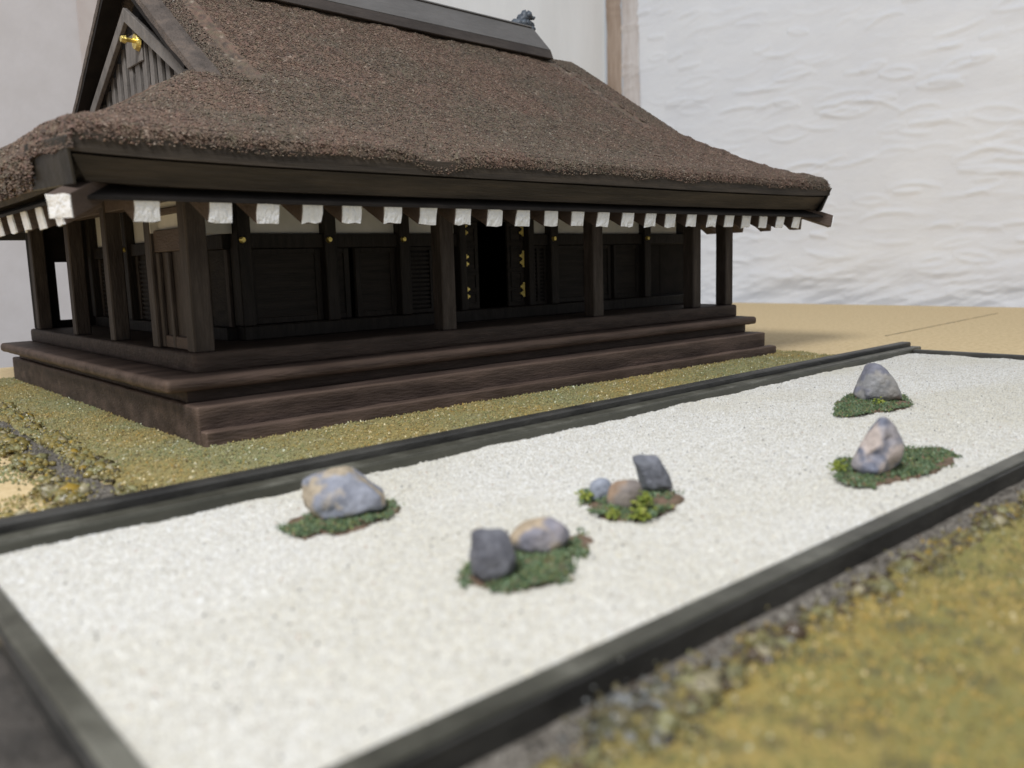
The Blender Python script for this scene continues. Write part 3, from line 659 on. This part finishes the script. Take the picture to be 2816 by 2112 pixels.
# entrance: transom, two door leaves with brass hinges, dark interior
box('transom', (0.9425, YW - 0.010, 0.470, 1.1875, YW + 0.02, 0.66), M['inner'], H, 0.002)
def leaf(x0, x1, hinge_x, sgn):
    d = box('door', (x0, YW - 0.006, 0.2128, x1, YW + 0.004, 0.4695), M['panel'], H, 0.0015)
    w_ = x1 - x0
    L = []
    for (za, zb) in ((0.226, 0.262), (0.270, 0.318), (0.326, 0.398), (0.406, 0.456)):
        L += [(x0 + 0.010, YW - 0.010, za, x1 - 0.010, YW - 0.0063, za + 0.006), (x0 + 0.010, YW - 0.010, zb - 0.006, x1 - 0.010, YW - 0.0063, zb),
              (x0 + 0.010, YW - 0.010, za + 0.006, x0 + 0.017, YW - 0.0063, zb - 0.006), (x1 - 0.017, YW - 0.010, za + 0.006, x1 - 0.010, YW - 0.0063, zb - 0.006)]
    box('door_moulding', L, M['inner'], d, 0.0006)
    for z, hh in ((0.448, 0.022), (0.357, 0.026), (0.262, 0.023)):
        xx = hinge_x
        bars = [(xx - 0.0032, YW - 0.0125, z - hh, xx + 0.0032, YW - 0.0065, z + hh)]
        for dz in (-0.011, 0.010):
            bars.append((min(xx + sgn * 0.0034, xx + sgn * 0.014), YW - 0.0120, z + dz - 0.0034, max(xx + sgn * 0.0034, xx + sgn * 0.014), YW - 0.0065, z + dz + 0.0034))
            bars.append((min(xx + sgn * 0.0034, xx + sgn * 0.008), YW - 0.0118, z + dz - 0.0070, max(xx + sgn * 0.0034, xx + sgn * 0.008), YW - 0.0067, z + dz + 0.0070))
        box('hinge', bars, M['gold'], d, 0.0006)
leaf(0.9428, 1.005, 0.950, 1)
leaf(1.120, 1.1872, 1.180, -1)
# dark room behind: closed shell
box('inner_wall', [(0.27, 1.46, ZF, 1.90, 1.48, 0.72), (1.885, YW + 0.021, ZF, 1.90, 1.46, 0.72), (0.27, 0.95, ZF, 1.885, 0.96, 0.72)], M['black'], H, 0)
box('inner_wall', (1.7745, YW + 0.022, ZF, 2.03, YW + 0.030, 0.72), M['black'], H, 0)  # black sheet painting the darkness of the open bay at the right
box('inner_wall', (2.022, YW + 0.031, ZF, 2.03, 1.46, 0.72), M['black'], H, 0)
# no recess modelled for the dark bay at the right end of the front
# --- left inner wall, x = 0.25
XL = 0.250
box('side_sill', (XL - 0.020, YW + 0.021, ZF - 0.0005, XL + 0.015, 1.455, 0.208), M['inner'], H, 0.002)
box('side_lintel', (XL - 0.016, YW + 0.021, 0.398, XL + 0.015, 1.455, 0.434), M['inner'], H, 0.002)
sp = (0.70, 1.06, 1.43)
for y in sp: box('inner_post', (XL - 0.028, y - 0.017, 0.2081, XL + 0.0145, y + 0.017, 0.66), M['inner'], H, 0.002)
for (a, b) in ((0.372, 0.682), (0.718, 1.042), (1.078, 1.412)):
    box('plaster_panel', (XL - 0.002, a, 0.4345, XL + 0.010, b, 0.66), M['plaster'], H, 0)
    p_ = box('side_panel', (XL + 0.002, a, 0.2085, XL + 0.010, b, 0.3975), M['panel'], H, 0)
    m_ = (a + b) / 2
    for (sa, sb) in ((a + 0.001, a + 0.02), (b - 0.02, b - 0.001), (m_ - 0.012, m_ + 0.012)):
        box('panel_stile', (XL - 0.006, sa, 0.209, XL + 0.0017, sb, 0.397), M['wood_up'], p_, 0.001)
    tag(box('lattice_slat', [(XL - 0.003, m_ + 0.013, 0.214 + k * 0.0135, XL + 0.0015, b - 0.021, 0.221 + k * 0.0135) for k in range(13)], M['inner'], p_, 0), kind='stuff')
for y in (0.70, 1.06): cyl('nail_cover', (XL - 0.032, y, 0.418), (-1, 0, 0), 0.0085, 0.006, 0.008, M['gold'], H, 10)

# --- rafters with white painted ends
EX0, EX1, EY0, EY1 = -0.20, 2.26, -0.06, 1.70      # line of the rafter ends
SL = 0.50
RW, RH = 0.046, 0.041
LEAN = 0.17
rr = random.Random(4)
def tip(name, c, s, u, n, parent, wd=RW, ht=RH):
    """hand-painted end: an irregular thin pad"""
    bm = bmesh.new(); ring = []
    prof = [(-1, -1), (-0.35, -1), (0.4, -1), (1, -1), (1, 0.1), (1, 1), (0.3, 1), (-0.5, 1), (-1, 0.9), (-1, 0)]
    fr = []; bk = []
    for a, b in prof:
        a2 = a * (1 - abs(rr.gauss(0, 0.05))) + rr.gauss(0, 0.03); b2 = b * (1 - abs(rr.gauss(0, 0.07))) + rr.gauss(0, 0.04)
        p = c + s * (a2 * wd * 0.505) + u * (b2 * ht * 0.515)
        fr.append(bm.verts.new(p + n * (0.0028 + rr.uniform(-0.0006, 0.0006)))); bk.append(bm.verts.new(p - n * 0.0005))
    ctr = bm.verts.new(c + n * (0.0034 + rr.uniform(-0.0006, 0.0008)))
    k = len(prof)
    for i in range(k):
        bm.faces.new((fr[i], fr[(i + 1) % k], ctr)); bm.faces.new((fr[i], bk[i], bk[(i + 1) % k], fr[(i + 1) % k]))
    bmesh.ops.recalc_face_normals(bm, faces=bm.faces)
    me = bpy.data.meshes.new(name); bm.to_mesh(me); bm.free()
    return link(name, me, M['paint'], parent)
def rafter(start, ddir, ln, wd=RW, ht=RH, slope=SL):
    start = Vector(start); d = Vector(ddir).normalized()
    s = Vector((d.y, -d.x, 0)); dd = Vector((d.x, d.y, slope))
    P_ = []
    for p, vz in ((start, 0), (start + dd * ln, 0)):
        for i, j in ((-1, -1), (1, -1), (1, 1), (-1, 1)): P_.append(p + s * (i * wd / 2) + (Vector((0, 0, 1)) - d * LEAN) * (j * ht / 2))
    o = hexa('rafter', P_, [(0, 1, 2, 3), (7, 6, 5, 4), (0, 4, 5, 1), (1, 5, 6, 2), (2, 6, 7, 3), (3, 7, 4, 0)], M['wood'], H, 0.0012)
    tip('white_end', start, s * -1, Vector((0, 0, 1)) - d * LEAN, -d, o, wd, ht)
    return o
ZR = 0.4560
for k in range(23):
    x = 0.049 + (k - 1) * 0.0966 + (0 if k else -0.034)
    ln = min(0.44, max(0.06, min(x - EX0 - 0.04, EX1 - x - 0.04)))
    rafter((x + rr.uniform(-.003, .003), EY0 + rr.uniform(-.003, .003), ZR + rr.uniform(-.0015, .0015)), (0, 1, 0), ln)
for k in range(12):
    y = 0.045 + k * 0.122
    ln = min(0.44, max(0.06, min(y - EY0 - 0.04, EY1 - y - 0.04)))
    rafter((EX0, y, ZR + rr.uniform(-.0015, .0015)), (1, 0, 0), ln)
    rafter((EX1, y, ZR), (-1, 0, 0), ln)
for (cx, cy, dx, dy) in ((EX0 - 0.030, EY0 - 0.030, 1, 1), (EX1 + 0.020, EY0 - 0.020, -1, 1)):
    rafter((cx, cy, 0.459), (dx, dy, 0), 0.60, 0.042, 0.040, SL / 1.414)
# --- soffit boards above the rafters, and the beam carrying them
def ring_surface(name, d0, d1, z0, sl, m, thick=0.006):
    V = []; 
    def rect(d, z): return [(EX0 + d, EY0 + d, z), (EX1 - d, EY0 + d, z), (EX1 - d, EY1 - d, z), (EX0 + d, EY1 - d, z)]
    V = rect(d0, z0 + sl * d0) + rect(d1, z0 + sl * d1) + rect(d0, z0 + sl * d0 + thick) + rect(d1, z0 + sl * d1 + thick)
    Fc = []
    for i in range(4):
        j = (i + 1) % 4
        Fc += [(i, j, 4 + j, 4 + i), (8 + i, 12 + i, 12 + j, 8 + j), (i, 8 + i, 8 + j, j), (4 + i, 4 + j, 12 + j, 12 + i)]
    return hexa(name, V, Fc, m, H)
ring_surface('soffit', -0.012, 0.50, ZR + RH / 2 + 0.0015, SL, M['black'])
box('eave_beam', [(0.00, 0.140, 0.500, 2.06, 0.176, 0.5395)], M['wood'], H, 0.002)
box('eave_beam', [(0.062, 0.1765, 0.500, 0.098, 1.60, 0.5395)], M['wood'], H, 0.002)
box('eave_beam', [(1.962, 0.1765, 0.500, 1.998, 1.60, 0.5395)], M['wood'], H, 0.002)

# --- eave boards (two bands) following the chamfered outline of the roof
RX0, RX1, RY0, RY1 = -0.233, 2.293, -0.093, 1.733
CLX, CLY, CRX, CRY = 0.022, 0.150, 0.045, 0.060      # chamfers of the left and right front corners
def outline(off, ch):
    a, b, c, d = RX0 + off, RX1 - off, RY0 + off, RY1 - off
    return [(a + CLX, c), (b - CRX, c), (b, c + CRY), (b, d - CRY), (b - CRX, d), (a + CLX, d), (a, d - CLY), (a, c + CLY)]
def upz(x, y):
    """slight rise of the eave towards each corner"""
    return 0.010 * np.exp(-(min(abs(x - RX0), abs(x - RX1)) + min(abs(y - RY0), abs(y - RY1))) / 0.16)
def band(name, off, z0, z1, wd, ch, m, bev=0.002, lean=0.0):
    o0 = outline(off, ch); o1 = outline(off + wd, ch + 0.0)
    def dens(pts):
        out = []
        for i in range(len(pts)):
            p = np.array(pts[i]); q = np.array(pts[(i + 1) % len(pts)]); n = max(1, int(np.linalg.norm(q - p) / 0.06))
            for k in range(n): out.append(tuple(p + (q - p) * k / n))
        return out
    A = dens(o0)
    B = []
    cx, cy = (RX0 + RX1) / 2, (RY0 + RY1) / 2
    for (x, y) in A:
        sx = (abs(x - cx) - wd) / abs(x - cx) if abs(x - cx) > 0.9 * (cx - RX0) else 1
        sy = (abs(y - cy) - wd) / abs(y - cy) if abs(y - cy) > 0.9 * (cy - RY0) else 1
        B.append((cx + (x - cx) * sx, cy + (y - cy) * sy))
    n = len(A); V = []
    for (x, y), (bx, by) in zip(A, B):
        u = upz(x, y); w_ = 0.0022 * (vnoise(np.array([[x * 7, y * 7, z0 * 50]]))[0] - 0.5)
        lx, ly = (bx - x) * lean, (by - y) * lean
        V += [(x + lx, y + ly, z0 + u + w_), (x, y, z1 + u + w_), (bx, by, z1 + u), (bx, by, z0 + u)]
    Fc = []
    for i in range(n):
        j = (i + 1) % n
        for k in range(4):
            l = (k + 1) % 4; Fc.append((4 * i + k, 4 * j + k, 4 * j + l, 4 * i + l))
    return hexa(name, V, Fc, m, H)
band('eave_board', 0.000, 0.5405, 0.572, 0.06, 0.085, M['fascia'])
band('eave_board', 0.007, 0.4960, 0.5370, 0.10, 0.087, M['fascia'], lean=0.25)
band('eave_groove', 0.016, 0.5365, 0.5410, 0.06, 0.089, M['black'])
# smooth dark boards closing the chamfered front corners
for sx in (1, -1):
    xx = RX0 if sx > 0 else RX1
    cx_, cy_, inn = (CLX, CLY, 0.010) if sx > 0 else (CRX, CRY, 0.050)
    a = (xx - sx * 0.005, RY0 + cy_ + 0.004); b = (xx + sx * (cx_ + 0.001), RY0 - 0.005); t = Vector((-sx * cy_, -cx_, 0)).normalized() * 0.005
    P2 = []
    for (px, py) in (a, b):
        for (off, zz) in ((0, 0.494), (1, 0.494), (1, 0.574), (0, 0.574)): P2.append((px + t.x * off + (sx * inn if zz < 0.5 else 0), py + t.y * off + (0.010 if zz < 0.5 else 0), zz))
    hexa('corner_board', P2, [(0, 1, 2, 3), (7, 6, 5, 4), (0, 4, 5, 1), (1, 5, 6, 2), (2, 6, 7, 3), (3, 7, 4, 0)], M['corner'], H, 0.003)

# --- thatch: one height field, stepping up at the gables
GX0, GX1 = 0.268, 1.792
PD = np.array([0, .006, .02, .05, .10, .20, .30, .40, .56, .84, .92]); PZ = np.array([.568, .588, .602, .615, .632, .674, .732, .796, .898, 1.080, 1.128])
def prof_z(d): return np.interp(d, PD, PZ)
st = 0.0085
xs = np.concatenate([[RX0, RX0 + .003], np.arange(RX0 + st, RX1 - st, st), [RX1 - .003, RX1]]); ys = np.concatenate([[RY0, RY0 + .003], np.arange(RY0 + st, RY1 - st, st), [RY1 - .003, RY1]])
X, Y = np.meshgrid(xs, ys); x = X.ravel().copy(); y = Y.ravel().copy()
CORN = ((RX0, RY0, 1, 1, CLX, CLY), (RX1, RY0, -1, 1, CRX, CRY), (RX1, RY1, -1, -1, CRX, CRY), (RX0, RY1, 1, -1, CLX, CLY))
for (cx, cy, sx, sy, ca, cb) in CORN:
    a = (x - cx) * sx; b = (y - cy) * sy
    q = np.clip(1 - a / ca - b / cb, 0, None) / (1 / ca ** 2 + 1 / cb ** 2); x += q / ca * sx; y += q / cb * sy
def roof_d(x, y):
    dF, dB, dL, dR = y - RY0, RY1 - y, x - RX0, RX1 - x
    dc = np.full_like(x, 9.0)
    for (cx, cy, sx, sy, ca, cb) in CORN:
        dc = np.minimum(dc, ((x - cx) * sx / ca + (y - cy) * sy / cb - 1) / math.sqrt(1 / ca ** 2 + 1 / cb ** 2))
    fb = np.minimum(dF, dB); side = np.minimum(dL, dR)
    inn = (x > GX0) & (x < GX1)
    k = 60.0
    sm = -np.log(np.exp(-k * fb) + np.exp(-k * np.minimum(side, 5))) / k
    sm = np.where(np.abs(fb - side) > 0.15, np.minimum(fb, side), np.minimum(sm, np.minimum(fb, side)))
    d = np.where(inn, fb, sm)
    return np.clip(np.minimum(d, dc * 1.2 + 0.0), 0, None)
def ridge_lift(x, d):
    """the ridge climbs slightly towards its left end"""
    return 0.030 * np.clip((1.75 - x) / 1.55, 0, 1) * np.clip((d - 0.50) / 0.32, 0, 1)
def roof_z(x, y):
    d = roof_d(x, y)
    cr = np.exp(-(np.minimum(np.abs(x - RX0), np.abs(x - RX1)) + np.minimum(np.abs(y - RY0), np.abs(y - RY1))) / 0.16) * 0.012
    return prof_z(d) + cr + ridge_lift(x, d), d
z, d = roof_z(x, y)
P = np.stack([x, y, z], 1)
am = np.clip(d / 0.05, 0.45, 1)
z = z + am * (0.016 * (fbm(P * 7, 3) - 0.5) + 0.013 * (fbm(P * 38, 3) - 0.5) + 0.006 * (fbm(P * 120, 2) - 0.5))
edge = d < 0.004
z = np.where(edge, 0.566 + 0.010 * (fbm(P * 30, 3) - 0.4), z)
# ragged droop of flock over the eave near one spot
sag = np.exp(-((x - 0.55) / 0.06) ** 2 - ((y - RY0) / 0.06) ** 2); z -= 0.026 * sag
def roof_cols(P, n, r):
    c = pick([(0.150, 0.110, 0.084), (0.112, 0.086, 0.070), (0.180, 0.130, 0.098), (0.130, 0.110, 0.078), (0.070, 0.053, 0.044), (0.150, 0.096, 0.078), (0.30, 0.26, 0.22)], [26, 22, 18, 18, 10, 14, 4], n, 0.14, r)
    t = np.clip((fbm(P * np.array((5, 5, 5)) + 40, 4) - 0.42) / 0.2, 0, 1)[:, None]
    return c * (np.array((1.11, 0.98, 0.90)) * t + np.array((0.95, 0.94, 0.86)) * (1 - t))
rc = roof_cols(P, len(P), rng)
me = grid_mesh('thatch', x.reshape(X.shape), y.reshape(X.shape), z.reshape(X.shape), rc)
th = link('thatch', me, M['thatch'], H, True)
r5 = np.random.default_rng(9)
n = 175000
gx = r5.uniform(RX0, RX1, n); gy = np.where(r5.random(n) < 0.82, r5.uniform(RY0, 0.80, n), r5.uniform(0.80, RY1, n))
gz, gd = roof_z(gx, gy)
okk = (gd > 0.002) & ~((gx > 0.19) & (gx < 0.34) & (gy > 0.30) & (gy < 1.34)) & ~((gx > 1.72) & (gx < 1.87) & (gy > 0.30) & (gy < 1.34)) & (np.abs(gy - 0.82) > 0.05)
gx, gy, gz, gd = gx[okk], gy[okk], gz[okk], gd[okk]
Pq = np.stack([gx, gy, gz], 1); am = np.clip(gd / 0.05, 0.45, 1)
gz = gz + am * (0.016 * (fbm(Pq * 7, 3) - 0.5) + 0.013 * (fbm(Pq * 38, 3) - 0.5)) + 0.0015
gz -= 0.026 * np.exp(-((gx - 0.55) / 0.06) ** 2 - ((gy - RY0) / 0.06) ** 2)
# flakes along the lip of the eaves
n = 4200; lx_ = r5.uniform(RX0 + 0.04, RX1 - 0.04, n); lt = r5.random(n)
ly_ = RY0 - 0.003 + 0.012 * lt ** 2; lz_ = 0.568 + 0.030 * lt + 0.006 * (fbm(np.stack([lx_ * 30, lt * 0, lt * 0], 1), 3) - 0.5)
lz_ -= (0.026 * np.exp(-((lx_ - 0.55) / 0.06) ** 2) + 0.006 * np.clip(fbm(np.stack([lx_ * 9, lt * 0, lt * 0 + 3], 1), 3) - 0.5, 0, 1) * 4)
gx = np.concatenate([gx, lx_]); gy = np.concatenate([gy, ly_]); gz = np.concatenate([gz, lz_]); Pq = np.stack([gx, gy, gz], 1)
V, F = tri_grains(np.stack([gx, gy, gz], 1), r5.uniform(0.0028, 0.0064, len(gx)), 0.5, 1.0, r5)
cc = roof_cols(Pq, len(Pq), r5)
o = link('thatch_flakes', npmesh('thatch_flakes', V, F, np.repeat(cc, 5, 0)), mat('roof_flakes', (0.1, 0.1, 0.1), attr='col', rough=0.45), H); o['kind'] = 'stuff'

# flock hanging over the eave boards along the left side
ys = np.arange(RY0 + CLY, RY1 - CLY, 0.009); zs = np.linspace(0.498, 0.580, 12)
Yg, Zg = np.meshgrid(ys, zs); P = np.stack([np.full(Yg.size, 0.3), Yg.ravel(), Zg.ravel()], 1)
Xg = RX0 - 0.003 - 0.010 * fbm(P * 30, 3) + np.clip(0.535 - P[:, 2], 0, 1) * 0.35 + np.clip(P[:, 2] - 0.562, 0, 1) * 0.9
me = grid_mesh('thatch_skirt', Xg.reshape(Yg.shape), Yg, Zg, roof_cols(P, len(P), r5)); sk = link('thatch_skirt', me, M['thatch'], H, True)
n = 4200; q = np.stack([np.zeros(n), r5.uniform(ys[0], ys[-1], n), r5.uniform(0.500, 0.578, n)], 1); q[:, 0] = 0.3
xq = RX0 - 0.004 - 0.010 * fbm(q * 30, 3) + np.clip(0.535 - q[:, 2], 0, 1) * 0.35 + np.clip(q[:, 2] - 0.562, 0, 1) * 0.9; q[:, 0] = xq
Vg, Fg = tri_grains(q, r5.uniform(0.005, 0.011, n), 0.7, 1.0, r5)
o = link('thatch_flakes', npmesh('thatch_flakes', Vg, Fg, np.repeat(roof_cols(q, n, r5), 5, 0)), M['thatch'], sk); o['kind'] = 'stuff'

# flock wrapping softly over the top of the left corner
n = 2600; tt = r5.random(n); vv = r5.random(n) ** 1.5
q = np.stack([RX0 - 0.006 + (CLX + 0.010) * tt, RY0 + CLY * (1 - tt) - 0.006, 0.548 + 0.036 * vv + 0.012 * np.abs(tt - 0.5) * 0 + 0.010 * fbm(np.stack([tt * 9, tt * 0, tt * 0], 1), 2)], 1)
q[:, 2] -= 0.055 * np.clip(tt * 0 + 0.12 - tt, 0, 1) * r5.random(n) * 8
q[:, 0] += (vv > 0.6) * 0.006; q[:, 1] += (vv > 0.6) * 0.006
Vg, Fg = tri_grains(q, r5.uniform(0.005, 0.012, n), 0.7, 1.0, r5)
o = link('thatch_flakes', npmesh('thatch_flakes', Vg, Fg, np.repeat(roof_cols(q, n, r5), 5, 0)), M['thatch'], th); o['kind'] = 'stuff'

# --- gables
YC = 0.82
def slope_pts(dlist): return [(RY0 + q, float(prof_z(q))) for q in dlist]
def verge(gx_out, gx_in, front, flock):
    """rounded thatch edge swept down one slope of one gable, with a dark board closing its end"""
    ds = np.linspace(0.375, 0.905, 30); V = []; nsec = 9
    W = []
    sg_ = 1 if gx_in > gx_out else -1
    for q in ds:
        yy = RY0 + q; zz = float(prof_z(q) + ridge_lift(gx_out, q)); sl_ = (float(prof_z(q + .02)) - float(prof_z(q - .02))) / .04
        nn = np.array((-sl_, 1.0)) / math.hypot(sl_, 1)
        fade = min(1.0, (q - 0.36) / 0.12)
        for k in range(nsec):
            t = k / (nsec - 1)
            if k == 0: xo, hh = gx_out, -0.010
            elif k == nsec - 1: xo, hh = gx_in, -0.020
            else:
                u = (k - 1) / (nsec - 3); xo = gx_out + (gx_in - gx_out) * u
                hh = (0.002 + 0.009 * math.sin(math.pi * min(1, u * 1.25 + 0.15)) ** 0.7) * fade * (0.0 if flock else 1.0) if u < 0.55 else -0.004 - 0.030 * (u - 0.55)
            jx = 0.006 * (vnoise(np.array([[q * 30, k * 3.1, gx_out * 9]]))[0] - 0.5) + 0.006 * (vnoise(np.array([[q * 90, k * 5.1, gx_out * 9]]))[0] - 0.5)
            y3 = yy + nn[0] * hh; z3 = zz + nn[1] * (hh + jx)
            if not front: y3 = 2 * YC - y3
            V.append((xo, y3, z3))
        if q < 0.43: continue
        for xo in (gx_out + sg_ * 0.002, gx_out + sg_ * 0.050):
            for hh in (-0.0102, -0.023):
                y3 = yy + nn[0] * hh
                W.append((xo, y3 if front else 2 * YC - y3, zz + nn[1] * hh))
    Fc = []
    m_ = len(ds)
    for i in range(m_ - 1):
        for k in range(nsec):
            l = (k + 1) % nsec; Fc.append((i * nsec + k, i * nsec + l, (i + 1) * nsec + l, (i + 1) * nsec + k))
    Fc.append(tuple(range(nsec))); Fc.append(tuple((m_ - 1) * nsec + k for k in range(nsec - 1, -1, -1)))
    v = hexa('gable_verge', V, Fc, M['verge_dark'] if flock else M['verge'], H)
    Fw = []
    for i in range(len(W) // 4 - 1):
        a = 4 * i; b = a + 4
        Fw += [(a, a + 1, b + 1, b), (a + 1, a + 3, b + 3, b + 1), (a + 3, a + 2, b + 2, b + 3), (a + 2, a, b, b + 2)]
    hexa('verge_board', W, Fw, M['black'], v)
    # flock caught on the inner part of the verge
    r8 = np.random.default_rng(13); n = 9000 if flock else 4500
    q = r8.uniform(0.375, 0.905, n); u = r8.random(n) if flock else 1 - 0.66 * r8.random(n) ** 1.1
    yy = RY0 + q; zz = prof_z(q) + ridge_lift(gx_out, q) + 0.001 + (0.002 if flock else 0.008) * np.clip(1 - u, 0, 1) * np.clip((q - 0.36) / 0.1, 0, 1)
    if not front: yy = 2 * YC - yy
    P_ = np.stack([gx_out + (gx_in - gx_out) * u * 1.1, yy, zz], 1)
    Vg, Fg = tri_grains(P_, r8.uniform(0.003, 0.0075, n), 0.5, 1.0, r8)
    c = roof_cols(P_, n, r8)
    o = link('verge_flock', npmesh('verge_flock', Vg, Fg, np.repeat(c, 5, 0)), M['thatch'], v); o['kind'] = 'stuff'
    return v
def gable(xg, sg):
    """xg: plane of barge boards, sg=-1 faces left, +1 faces right"""
    for fr in (True, False): verge(xg + sg * 0.034, xg - sg * 0.078, fr, sg > 0)
    for fr in (True, False):
        P2 = []
        A = (0.322, 0.768); B = (YC, 1.050); wdt = 0.037
        for xx in (xg - 0.006, xg + 0.006):
            for (yy, zz) in (A, B, (B[0], B[1] - wdt), (A[0] - 0.0, A[1] - wdt)):
                P2.append((xx, yy if fr else 2 * YC - yy, zz))
        hexa('barge_board', P2, [(0, 1, 2, 3), (7, 6, 5, 4), (0, 4, 5, 1), (1, 5, 6, 2), (2, 6, 7, 3), (3, 7, 4, 0)], M['gable'], H, 0.0012)
    # backing and slats
    xb = xg - sg * 0.040
    ya, yb = RY0 + 0.40, 2 * YC - RY0 - 0.40
    bz = 0.74
    tri = [(0.275, bz), (2 * YC - 0.275, bz), (YC, 1.092)]
    V = [(xb - 0.004, *t) for t in tri] + [(xb + 0.004, *t) for t in tri]
    hexa('gable_backing', V, [(0, 1, 2), (5, 4, 3), (0, 3, 4, 1), (1, 4, 5, 2), (2, 5, 3, 0)], M['black'], H)
    top = lambda yy: float(np.interp(abs(yy - YC), [0, 0.498], [1.032, 0.764]))
    xs_ = xb + sg * 0.012
    for k in range(-7, 8):
        yy = YC + k * 0.0545
        if abs(k) == 0: wd_ = 0.034
        else: wd_ = 0.026
        zt = top(abs(yy - YC) + YC) - 0.006
        if zt < 0.80: continue
        box('gable_slat', (min(xs_, xs_ + sg * 0.010), yy - wd_ / 2, 0.76, max(xs_, xs_ + sg * 0.010), yy + wd_ / 2, zt), M['gable'], H, 0.0012)
    # broad pendant board behind the brass ornament, with two small notches left open below it
    box('gable_pendant', (min(xs_ + sg * 0.0105, xs_ + sg * 0.016), YC - 0.062, 0.905, max(xs_ + sg * 0.0105, xs_ + sg * 0.016), YC + 0.062, 0.985), M['gable'], H, 0.002)
    cx0 = xs_ + sg * 0.016
    o1 = cyl('gable_ornament', (cx0 + sg * 0.006, YC - 0.045, 0.955), (sg, 0, 0), 0.024, 0.019, 0.010, M['gold'], H, 16)
    cyl('ornament_stem', (cx0 + sg * 0.022, YC - 0.045, 0.957), (sg, 0, 0), 0.006, 0.006, 0.024, M['gold'], o1, 8)
    cyl('ornament_knob', (cx0 + sg * 0.039, YC - 0.045, 0.957), (sg, 0, 0), 0.011, 0.008, 0.012, M['gold'], o1, 6)
gable(0.205, -1)
gable(1.855, 1)

# --- ridge box
def ridge_sec(name, x0, x1, prof, m, bev=0.002, lean=0.0):
    zb = min(b for a, b in prof)
    V = [(x0 + lean * (b - zb), YC + a, b + 0.030) for a, b in prof] + [(x1 - lean * (b - zb), YC + a, b) for a, b in prof]; n = len(prof)
    Fc = [tuple(range(n)), tuple(range(2 * n - 1, n - 1, -1))] + [(i, (i + 1) % n, n + (i + 1) % n, n + i) for i in range(n)]
    return hexa(name, V, Fc, m, H, bev)
ridge_sec('ridge_foot', 0.20, 1.742, [(-0.062, 1.103), (-0.057, 1.134), (0.057, 1.134), (0.062, 1.103)], M['ridge_dark'], lean=0.3)
ridge_sec('ridge_box', 0.215, 1.735, [(-0.056, 1.1345), (-0.038, 1.207), (0.038, 1.207), (0.056, 1.1345)], M['ridge'], lean=1.0)
ridge_sec('ridge_cap', 0.29, 1.655, [(-0.043, 1.2075), (-0.040, 1.214), (0.040, 1.214), (0.043, 1.2075)], M['ridge'])
def ridge_tile(x0, sg):
    r6 = np.random.default_rng(3)
    bl = [(0, 0, 1.228, .020), (0.012, -0.020, 1.226, .016), (0.012, 0.020, 1.226, .016), (0.026, 0, 1.250, .024), (0.040, -0.016, 1.258, .014), (0.040, 0.016, 1.258, .014), (0.050, 0, 1.236, .020), (0.064, 0, 1.214, .018), (0.062, -0.014, 1.252, .010), (0.036, 0, 1.225, .024), (-0.02, 0, 1.224, .013), (0.066, 0.0, 1.232, 0.013)]
    pts = np.array([(x0 + sg * a, YC + b, c) for a, b, c, _ in bl]); sz = np.array([q for *_, q in bl])
    V, F, nb = blobs(pts, r6, sz, 0.95, 2)
    V = V + 0.0
    o = link('ridge_end_tile', npmesh('ridge_end_tile', V, F), M['tile'], H, True)
    return o
ridge_tile(1.618, 1); ridge_tile(0.34, -1).location.z += 0.027
